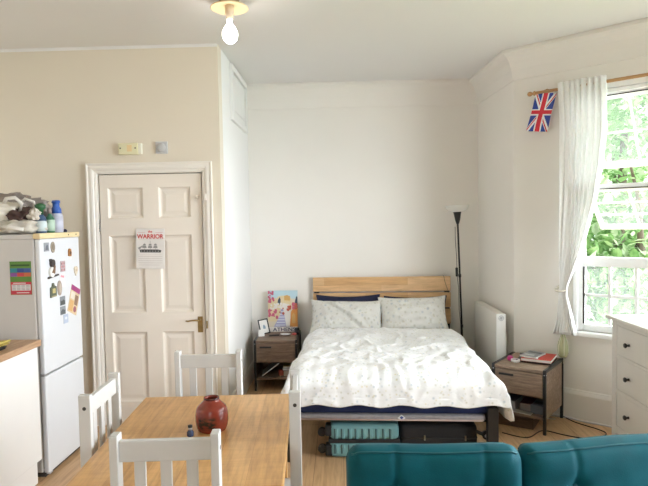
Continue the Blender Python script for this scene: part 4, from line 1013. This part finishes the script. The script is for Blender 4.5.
bm = BM(); lathe(bm, [(0, .002), (.03, 0), (.05, .008), (.053, .014), (.049, .013), (.03, .006), (0, .005)], 28, 0, (0, 0, 0), Matrix.Diagonal((1, .6, 1, 1))); obj('bowl', bm, M['paper'], t)
bm = BM(); lathe(bm, [(.0, .006), (.022, .006), (.020, .010), (0, .011)], 18, 0, (0, 0, 0), Matrix.Diagonal((1, .6, 1, 1))); obj('contents', bm, colr(.50, .45, .50), t)
bm = BM(); lathe(bm, [(0, 0), (.022, .0), (.026, .008), (.018, .016), (0, .018)], 16)
o = obj('hair_clip', bm, colr(.55, .10, .09)); o.location = (-.465, 5.44, NLh + .0); tag(o, 'little red trinket right of the oval dish', 'trinket')
bm = BM(); box(bm, -.05, .05, -.008, .008, 0, .010, .003); o = obj('pen', bm, M['blackp']); o.location = (-.66, 5.40, NLh); o.rotation_euler = (0, 0, .3); tag(o, 'thin black pen lying in front of the photo frame', 'pen')
t = thing('speaker', 'small rounded black speaker between the travel poster and the bed', 'speaker', (-.444, 5.50, NLh))
bm = BM(); lathe(bm, [(0, 0), (.022, 0), (.026, .01), (.026, .045), (.020, .058), (0, .062)], 24); obj('housing', bm, M['blackp'], t)
bm = BM(); lathe(bm, [(.0262, .012), (.027, .014), (.027, .034), (.0262, .036)], 24); obj('grille', bm, colr(.05, .05, .055), t)
# shelf of left table
GS = 'things on the lower shelf of the left bedside table'
def mag(label, loc, rot, w, d, th, cm, pm=None, cat='magazine', name='magazine', group=None):
    t = thing(name, label, cat, loc, group=group, rot=rot)
    bm = BM(); box(bm, -w / 2 + .002, w / 2 - .002, -d / 2 + .002, d / 2 - .002, .0012, th - .0012); obj('pages', bm, pm or M['paper'], t)
    bm = BM(); box(bm, -w / 2, w / 2, -d / 2, d / 2, 0, .0012); box(bm, -w / 2, w / 2, -d / 2, d / 2, th - .0012, th); box(bm, -w / 2, -w / 2 + .0015, -d / 2, d / 2, 0, th); obj('cover', bm, cm, t)
    return t
mag('open grey magazine leaning up in the left bedside shelf', (-.69, 5.36, .185), (0, -.62, .10), .20, .20, .010, colr(.36, .37, .36), None, group=GS)
mag('cream magazine leaning behind the grey one in the left bedside shelf', (-.676, 5.42, .186), (0, -.60, .05), .19, .20, .008, colr(.50, .47, .40), None, group=GS)
bm = BM(); lathe(bm, [(0, 0), (.024, 0), (.028, .012), (.026, .042), (.018, .05), (0, .052)], 20); o = obj('ball', bm, colr(.45, .09, .05)); o.location = (-.585, 5.30, .126); tag(o, 'round orange-red object on the left bedside shelf', 'trinket', GS)
mag('tan hardback lying on the left bedside shelf', (-.50, 5.36, .126), (0, 0, .05), .13, .20, .05, colr(.22, .15, .08), colr(.50, .44, .34), 'book', 'book', GS)
mag('dark blue book on top of the tan hardback', (-.50, 5.36, .1765), (0, 0, -.06), .13, .19, .022, colr(.03, .04, .10), None, 'book', 'book', GS)
mag('ochre notebook topping the books on the left shelf', (-.505, 5.37, .199), (0, 0, .04), .13, .18, .012, colr(.40, .29, .08), None, 'book', 'book', GS)
# right table top: laptop-black tablet, book, magazine, pink item, tape
NT = .4765
t = mag('black hardback folder at the bottom of the pile on the window table', at(NRM, .045, .06, NT), (0, 0, NRr + .08), .26, .22, .014, M['blackp'], colr(.05, .05, .05), 'folder', 'folder')
t = mag('white-edged book with a red cover on the window bedside table', at(NRM, .065, .055, NT + .0145), (0, 0, NRr + .10), .22, .24, .022, colr(.50, .06, .04), None, 'book', 'book')
bm = BM(); poly(bm, [(-.09, -.10), (.02, -.11), (-.02, .0), (-.09, -.02)], .0222, 0, None, .0004); obj('cover_picture', bm, colr(.60, .55, .52), t)
t = mag('grey paperback on top of the red book', at(NRM, .02, .05, NT + .0372), (0, 0, NRr - .10), .13, .19, .012, colr(.30, .31, .34), None, 'book', 'book')
bm = BM(); poly(bm, rc(-.05, .05, .03, .07), .0121, 0); poly(bm, rc(-.05, .03, -.06, -.02), .0121, 1); obj('cover_print', bm, [colr(.10, .10, .11), colr(.55, .55, .57)], t)
t = mag('dark slim phone-sized notebook left of the book pile', at(NRM, -.055, .15, NT), (0, 0, NRr + .5), .09, .16, .009, colr(.03, .03, .035), None, 'notebook', 'notebook')
t = thing('tub', 'bright pink tub on the window bedside table', 'tub', at(NRM, -.125, -.045, NT))
bm = BM(); lathe(bm, [(0, 0), (.020, 0), (.022, .004), (.022, .024), (0, .025)], 20); obj('tub', bm, colr(.55, .03, .22), t)
bm = BM(); lathe(bm, [(0, .025), (.018, .025), (.014, .034), (0, .036)], 20); obj('lid', bm, colr(.62, .12, .32), t)
t = thing('tape_roll', 'white roll of tape beside the pink tub', 'tape', at(NRM, -.075, -.07, NT))
bm = BM(); lathe(bm, [(.024, 0), (.034, 0), (.034, .018), (.024, .018), (.024, 0)], 28); obj('roll', bm, colr(.72, .72, .74), t)
bm = BM(); lathe(bm, [(.0215, 0), (.0242, 0), (.0242, .018), (.0215, .018), (.0215, 0)], 28); obj('core', bm, colr(.52, .40, .48), t)
# right shelf
GR = 'things on the shelf of the window bedside table'
mag('stack of dark grey books at the left of the window table shelf', at(NRM, -.10, -.10, .126), (0, 0, NRr), .12, .18, .075, colr(.07, .075, .09), colr(.28, .28, .30), 'book', 'book', GR)
mag('dark red book standing in the window table shelf', at(NRM, .02, -.06, .126), (0, 0, NRr + .1), .09, .17, .055, colr(.08, .015, .02), colr(.26, .22, .20), 'book', 'book', GR)
t = thing('tissue_box', 'grey box at the right of the window table shelf', 'box', at(NRM, .115, -.10, .126), NRr, GR)
bm = BM(); box(bm, -.045, .045, -.07, .07, 0, .065, .004); obj('carton', bm, colr(.12, .13, .145), t)
bm = BM(); box(bm, -.03, .03, -.03, .03, .065, .0665); obj('slot', bm, colr(.05, .05, .05), t)
mag('thin pale magazine flat at the front of the window table shelf', at(NRM, -.02, -.19, .1262), (0, 0, NRr - .05), .22, .06, .006, colr(.40, .36, .30), None, group=GR)
# wooden box below
t = thing('storage_box', 'flat walnut-coloured wooden box on the floor under the window table', 'box', at(NRM, -.065, -.055, 0), NRr + .10)
bm = BM(); box(bm, -.20, .145, -.13, .13, 0, .068, .003); obj('box_body', bm, M['boxwood'], t)
bm = BM(); box(bm, -.202, .147, -.132, .132, .069, .088, .003); obj('lid', bm, M['boxwood'], t)

# ------------------------------------------------------------------ floor lamp
t = thing('floor_lamp', 'black floor lamp with a white upward bowl beside the headboard', 'lamp', (1.208, 5.525, 0), rot=(0, -math.radians(1.9), 0))
bm = BM(); lathe(bm, [(0, 0), (.095, 0), (.097, .012), (.085, .022), (.02, .030), (.012, .04), (0, .04)], 36); obj('base', bm, M['black'], t)
bm = BM(); cyl(bm, (0, 0, .03), (0, 0, 1.56), .009, None, 14); obj('pole', bm, M['black'], t)
for z in (.52, 1.02):
    bm = BM(); cyl(bm, (0, 0, z), (0, 0, z + .03), .0135, None, 14); obj('collar', bm, M['black'], t)
bm = BM(); lathe(bm, [(0, 1.545), (.013, 1.545), (.024, 1.585), (.032, 1.63), (.040, 1.668), (0, 1.67)], 24); obj('lamp_neck', bm, M['black'], t)
bm = BM(); lathe(bm, [(0, 1.662), (.045, 1.664), (.082, 1.678), (.105, 1.700), (.114, 1.728), (.110, 1.729), (.100, 1.704), (.078, 1.684), (.043, 1.671), (0, 1.669)], 40); obj('shade', bm, M['shade'], t)
bm = BM(); tube(bm, [(-.03, -.015, 1.52), (-.034, -.02, 1.40), (-.028, -.02, 1.20), (-.030, -.022, 1.12)], .0028, 6); tube(bm, [(-.030, -.022, 1.03), (-.020, -.02, .90), (-.024, -.02, .70), (-.014, -.02, .55), (-.02, -.02, .30), (-.03, -.03, .06), (-.06, -.05, .006)], .0028, 6); cd = obj('cord', bm, M['blackp'], t)
bm = BM(); box(bm, -.045, -.020, -.034, -.012, 1.03, 1.12, .008); obj('switch', bm, M['blackp'], t)
# thin wire over the headboard
bm = BM(); pts = [bedpt(.615, 1.004, 1.034), bedpt(.622, .981, 1.030), bedpt(.628, .980, .99), bedpt(.645, .980, .93), bedpt(.662, .979, .885), bedpt(.665, .978, .86)]
tube(bm, pts, .0022, 6); o = obj('cable', bm, M['blackp']); tag(o, 'thin black wire hooked over the top right of the headboard', 'cable')

# ------------------------------------------------------------------ radiator
t = thing('radiator', 'cream panel radiator on the wall beside the window corner', 'radiator', (0, 0, 0))
rx0, rx1, ry0, ry1, rz0, rz1 = 1.312, 1.388, 4.735, 5.50, .16, .785
bm = BM(); box(bm, rx0, rx0 + .012, ry0 + .002, ry1, rz0, rz1 - .004, .004)
obj('front_panel', bm, M['rad'], t)
bm = BM(); box(bm, rx1 - .012, rx1, ry0 + .002, ry1, rz0, rz1 - .004, .004); obj('back_panel', bm, M['rad'], t)
bm = BM()
for k in range(28): y = ry0 + .02 + k * .0235; box(bm, rx0 + .012, rx1 - .012, y, y + .003, rz0 + .03, rz1 - .03)
obj('fins', bm, M['rad'], t)
bm = BM(); box(bm, rx0 - .002, rx1 + .002, ry0 - .004, ry0 + .006, rz0 + .005, rz1, .003); e = obj('end_panel', bm, M['radend'], t)
bm = BM()
for r in (.020, .010): tube(bm, [((rx0 + rx1) / 2 + r * math.cos(a), ry0 - .005, rz1 - .035 + r * math.sin(a)) for a in [2 * PI * k / 24 for k in range(24)]], .003, 6, 0, True)
box(bm, (rx0 + rx1) / 2 - .006, (rx0 + rx1) / 2 + .006, ry0 - .006, ry0 - .003, rz1 - .041, rz1 - .029); obj('vent_emblem', bm, M['grey'], e)
bm = BM(); box(bm, rx0 + .001, rx1 - .001, ry0, ry1, rz1 - .012, rz1 + .0, .004)
obj('top_grille', bm, M['rad'], t)
bm = BM(); cyl(bm, (1.35, ry0 + .05, 0), (1.35, ry0 + .05, rz0 + .02), .008); cyl(bm, (1.35, ry0 + .05, .09), (1.35, ry0 + .05, .13), .016); obj('valve_pipe', bm, M['chrome'], t)
for y in (4.9, 5.25):
    bm = BM(); box(bm, rx1 - .002, 1.468 - (y - 4.7) * .07, y, y + .03, .3, .6); obj('bracket', bm, M['rad'], t)

# ------------------------------------------------------------------ dresser
t = thing('dresser', 'off-white chest of drawers with black knobs under the bay window', 'dresser', (1.835, 3.815, 0))
W_, D_ = 1.02, .46
bm = BM(); box(bm, .02, D_, -W_ + .02, -.02, .10, .895); box(bm, 0, .022, -.062, 0, 0, .895, .002); box(bm, 0, .022, -W_, -W_ + .062, 0, .895, .002)
for z0, z1 in ((.869, .895), (.656, .673), (.416, .440), (.14, .19)): box(bm, .001, .022, -W_ + .06, -.06, z0, z1)
box(bm, .02, D_, -.022, 0, .0, .895, .002); box(bm, .02, D_, -W_, -W_ + .022, 0, .895, .002)
obj('carcass', bm, M['dresser'], t)
bm = BM(); box(bm, -.022, D_ + .01, -W_ - .025, .055, .897, .922, .006); obj('top', bm, M['dresser'], t)
bm = BM(); box(bm, .010, .03, -W_ + .06, -.06, .18, .875); obj('drawer_recess', bm, M['gap'], t)
for z0, z1 in ((.675, .867), (.442, .654), (.193, .414)):
    bm = BM(); box(bm, .002, .02, -W_ + .0645, -.0645, z0, z1, .002); d = obj('drawer', bm, M['dresser'], t)
    for y in (-.222, -W_ + .222):
        zc = {.675: .767, .442: .546, .193: .298}[z0]
        bm = BM(); lathe(bm, [(0, 0), (.009, 0), (.008, .006), (.006, .014), (.013, .020), (.0165, .027), (.013, .033), (0, .035)], 20, 0, (0, 0, 0), Matrix.Translation((.002, y, zc)) @ Matrix.Rotation(-PI / 2, 4, 'Y')); obj('knob', bm, M['black'], d)

# ------------------------------------------------------------------ sofa
SX, SY = .02, 1.90
t = thing('sofa', 'teal velvet sofa with button-tufted back cushions facing the camera', 'sofa', (SX, SY, 0))
def cushion(w, h, th, seed, tufts=((.25, .55), (.75, .55))):
    """box cushion standing upright: x width, z height, front face -y, with tufts pulled in and rolled edges"""
    bm = BM(); nx, nz, ny = 44, 24, 8
    e = .055
    def sd(p, lo, hi, r): return max(0, min(1, (p - lo) / r, (hi - p) / r))
    def surf(u, v, sgn):
        X = (u - .5) * 2; Z = (v - .5) * 2
        k = ((1 - abs(X) ** 14) ** .5) * ((1 - abs(Z) ** 9) ** .5)
        y = sgn * th / 2 * k
        if sgn < 0:
            for a, b2 in tufts:
                d = math.hypot((u - a) * w, (v - b2) * h); y += .028 * math.exp(-(d / .035) ** 2)
                y += .006 * math.exp(-((u - a) * w / .012) ** 2) * (1 if v > b2 else .6)
        y += .006 * fbm(u * 4 + seed, v * 3, sgn, 2) * k
        x = (u - .5) * w; z = v * h
        r = .05
        cx = max(0, abs(X) * w / 2 - (w / 2 - r)); cz = max(0, Z * h / 2 - (h / 2 - r))
        if cx > 0 and cz > 0:
            q = math.hypot(cx, cz); m = max(cx, cz)
            x -= (1 if X > 0 else -1) * (cx - cx * m / q); z -= cz - cz * m / q
        z += .008 * math.sin(u * 9 + seed) * v * k * .4
        return Vector((x, y, z))
    sheet(bm, lambda u, v: surf(u, v, -1), nx * 2, nz * 2); sheet(bm, lambda u, v: surf(u, v, 1), nx * 2, nz * 2)
    bmesh.ops.remove_doubles(bm, verts=bm.verts[:], dist=2e-4)
    loop = [surf(0, v / 20, -1) for v in range(20)] + [surf(u / 30, 1, -1) for u in range(30)] + [surf(1, 1 - v / 20, -1) for v in range(21)]
    return bm, loop, surf
cw = .62
for k, (x0, y, rz, tilt, hh, w) in enumerate(((-.012, 0, 0, -.10, .395, .608), (.596, .010, .17, -.10, .388, .67))):
    M4 = Matrix.Translation((x0, y, .415)) @ Matrix.Rotation(rz, 4, 'Z') @ Matrix.Translation((w / 2, 0, 0)) @ Matrix.Rotation(tilt, 4, 'X')
    bm, loop, surf = cushion(w, hh, .135, k * 3.1, ((.28, .62), (.78, .62)))
    bm.transform(M4); c = obj('back_cushion', bm, M['teal'], t)
    for sgn in (-1, 1):
        bm = BM()
        lp = []
        for q in range(61):
            u = q / 60; p = surf(min(.985, max(.015, u)), .965, sgn); lp.append(M4 @ (p + Vector((0, sgn * .003, 0))))
        tube(bm, lp, .0035, 6); obj('piping', bm, M['tealpipe'], c)
    for a in (.28, .78):
        p = surf(a, .62, -1); bm = BM(); lathe(bm, [(0, 0), (.012, 0), (.013, .004), (.008, .009), (0, .010)], 16, 0, (0, 0, 0), M4 @ Matrix.Translation(p + Vector((0, .002, 0))) @ Matrix.Rotation(PI / 2, 4, 'X')); obj('button', bm, M['tealpipe'], c)
bm = BM(); box(bm, .0, 1.27, .085, .15, .18, .745, .03, 0, None, 3)
bm.transform(Matrix.Identity(4)); obj('back_frame', bm, M['teal'], t)
bm = BM(); box(bm, .0, 1.27, -.70, .085, .16, .27, .02, 0, None, 3); obj('seat_base', bm, M['teal'], t)
for x in (.0, .635):
    bm = BM(); box(bm, x + .003, x + .632, -.72, -.09, .272, .412, .04, 0, None, 4); obj('seat_cushion', bm, M['teal'], t, smooth=True)
for x in (.06, 1.21):
    for y in (-.64, .10):
        bm = BM(); cyl(bm, (x, y, .17), (x, y, 0), .022, .014); obj('leg', bm, M['boxwood'], t)

# ------------------------------------------------------------------ cables on the floor
def cable(name, label, pts, r, m):
    # smooth the polyline
    P = [Vector(p) for p in pts]; out = []
    for i in range(len(P) - 1):
        p0, p1, p2, p3 = P[max(0, i - 1)], P[i], P[i + 1], P[min(len(P) - 1, i + 2)]
        for k in range(8):
            s = k / 8; out.append(.5 * ((2 * p1) + (p2 - p0) * s + (2 * p0 - 5 * p1 + 4 * p2 - p3) * s * s + (3 * p1 - p0 - 3 * p2 + p3) * s ** 3))
    out.append(P[-1])
    bm = BM(); tube(bm, out, r, 6); o = obj(name, bm, m); return tag(o, label, 'cable')
cable('power_cable', 'black cable looping out over the floor from under the window table', [(1.18, 4.12, .004), (1.33, 4.02, .004), (1.49, 4.15, .004), (1.62, 4.06, .004), (1.74, 4.00, .004), (1.88, 4.035, .004), (1.93, 4.10, .004), (1.90, 4.18, .004), (1.80, 4.32, .004), (1.755, 4.47, .004)], .004, M['blackp'])
cable('power_cable', 'white cable trailing along the skirting towards the dresser', [bay(-.12, -.05, .004), bay(0, -.038, .004), bay(.12, -.05, .004), bay(.25, -.042, .004), bay(.40, -.045, .004)], .005, colr(.70, .70, .70))
cable('power_cable', 'grey cable lying just in front of the white skirting cable', [bay(-.12, -.09, .004), bay(.02, -.065, .004), bay(.15, -.075, .004), bay(.30, -.06, .004), bay(.40, -.065, .004)], .004, colr(.42, .42, .44))
t = thing('extension_lead', 'white socket strip on the floor behind the window table', 'extension lead', bay(-.17, -.13, 0), BROT + .2)
bm = BM(); box(bm, -.13, .06, -.03, .03, 0, .035, .006); obj('strip', bm, colr(.70, .70, .70), t)
for x in (-.10, -.035, .03):
    bm = BM(); box(bm, x - .018, x + .018, -.02, .02, .035, .060 if x < 0 else .038, .004); obj('plug', bm, colr(.66, .66, .66), t)
bm = BM(); tube(bm, [(-.10, 0, .06), (-.08, -.03, .075), (-.02, -.06, .03), (.05, -.07, .006), (.12, -.05, .006)], .0035, 6); obj('plug_lead', bm, colr(.62, .62, .62), t)

# ------------------------------------------------------------------ light
w = bpy.data.worlds.new('sky'); S.world = w; w.use_nodes = True; nt = w.node_tree
bg = nt.nodes['Background']
tcn = N(nt, 'ShaderNodeTexCoord'); sx = N(nt, 'ShaderNodeSeparateXYZ'); nt.links.new(tcn.outputs['Generated'], sx.inputs[0])
r = ramp(nt, sx.outputs[2], [(0, (.82, .89, .96)), (.25, (.90, .945, 1)), (1, (.86, .93, 1.0))]); nt.links.new(r, bg.inputs['Color'])
dt = N(nt, 'ShaderNodeVectorMath', operation='DOT_PRODUCT'); nt.links.new(tcn.outputs['Generated'], dt.inputs[0]); dt.inputs[1].default_value = Vector((.93, -.10, .36)).normalized()
mr = N(nt, 'ShaderNodeMapRange'); nt.links.new(dt.outputs['Value'], mr.inputs['Value'])
mr.inputs['From Min'].default_value = -.1; mr.inputs['From Max'].default_value = 1; mr.inputs['To Min'].default_value = .9; mr.inputs['To Max'].default_value = 5.5
nt.links.new(mr.outputs[0], bg.inputs['Strength'])      # overcast sky, made much brighter toward the side window to light the room
def portal(name, mat4, sx_, sy_):
    l = bpy.data.lights.new(name, 'AREA'); l.shape = 'RECTANGLE'; l.size = sx_; l.size_y = sy_; l.cycles.is_portal = True
    o = bpy.data.objects.new(name, l); COL.objects.link(o); o.matrix_world = mat4
portal('portal_bay', BAYM @ Matrix.Translation(((W0 + W1) / 2, .30, (WZ0 + WZ1) / 2)) @ Matrix.Rotation(-PI / 2, 4, 'X'), W1 - W0 + .1, WZ1 - WZ0 + .1)
portal('portal_side', Matrix.Translation((XR + .18, (V0 + V1) / 2, 1.625)) @ Matrix.Rotation(PI / 2, 4, 'Y') , 2.05, V1 - V0)
portal('portal_rear', Matrix.Translation(((RW[0] + RW[1]) / 2, YR - .18, 1.75)) @ Matrix.Rotation(PI / 2, 4, 'X'), RW[1] - RW[0], 1.7)
vs = S.view_settings; vs.view_transform = 'Standard'; vs.look = 'None'; vs.gamma = 1; vs.use_curve_mapping = False
vs.exposure = 2.12
cyc = S.cycles; cyc.max_bounces = 12; cyc.diffuse_bounces = 8; cyc.transparent_max_bounces = 16; cyc.use_denoising = True
cyc.sample_clamp_indirect = 8
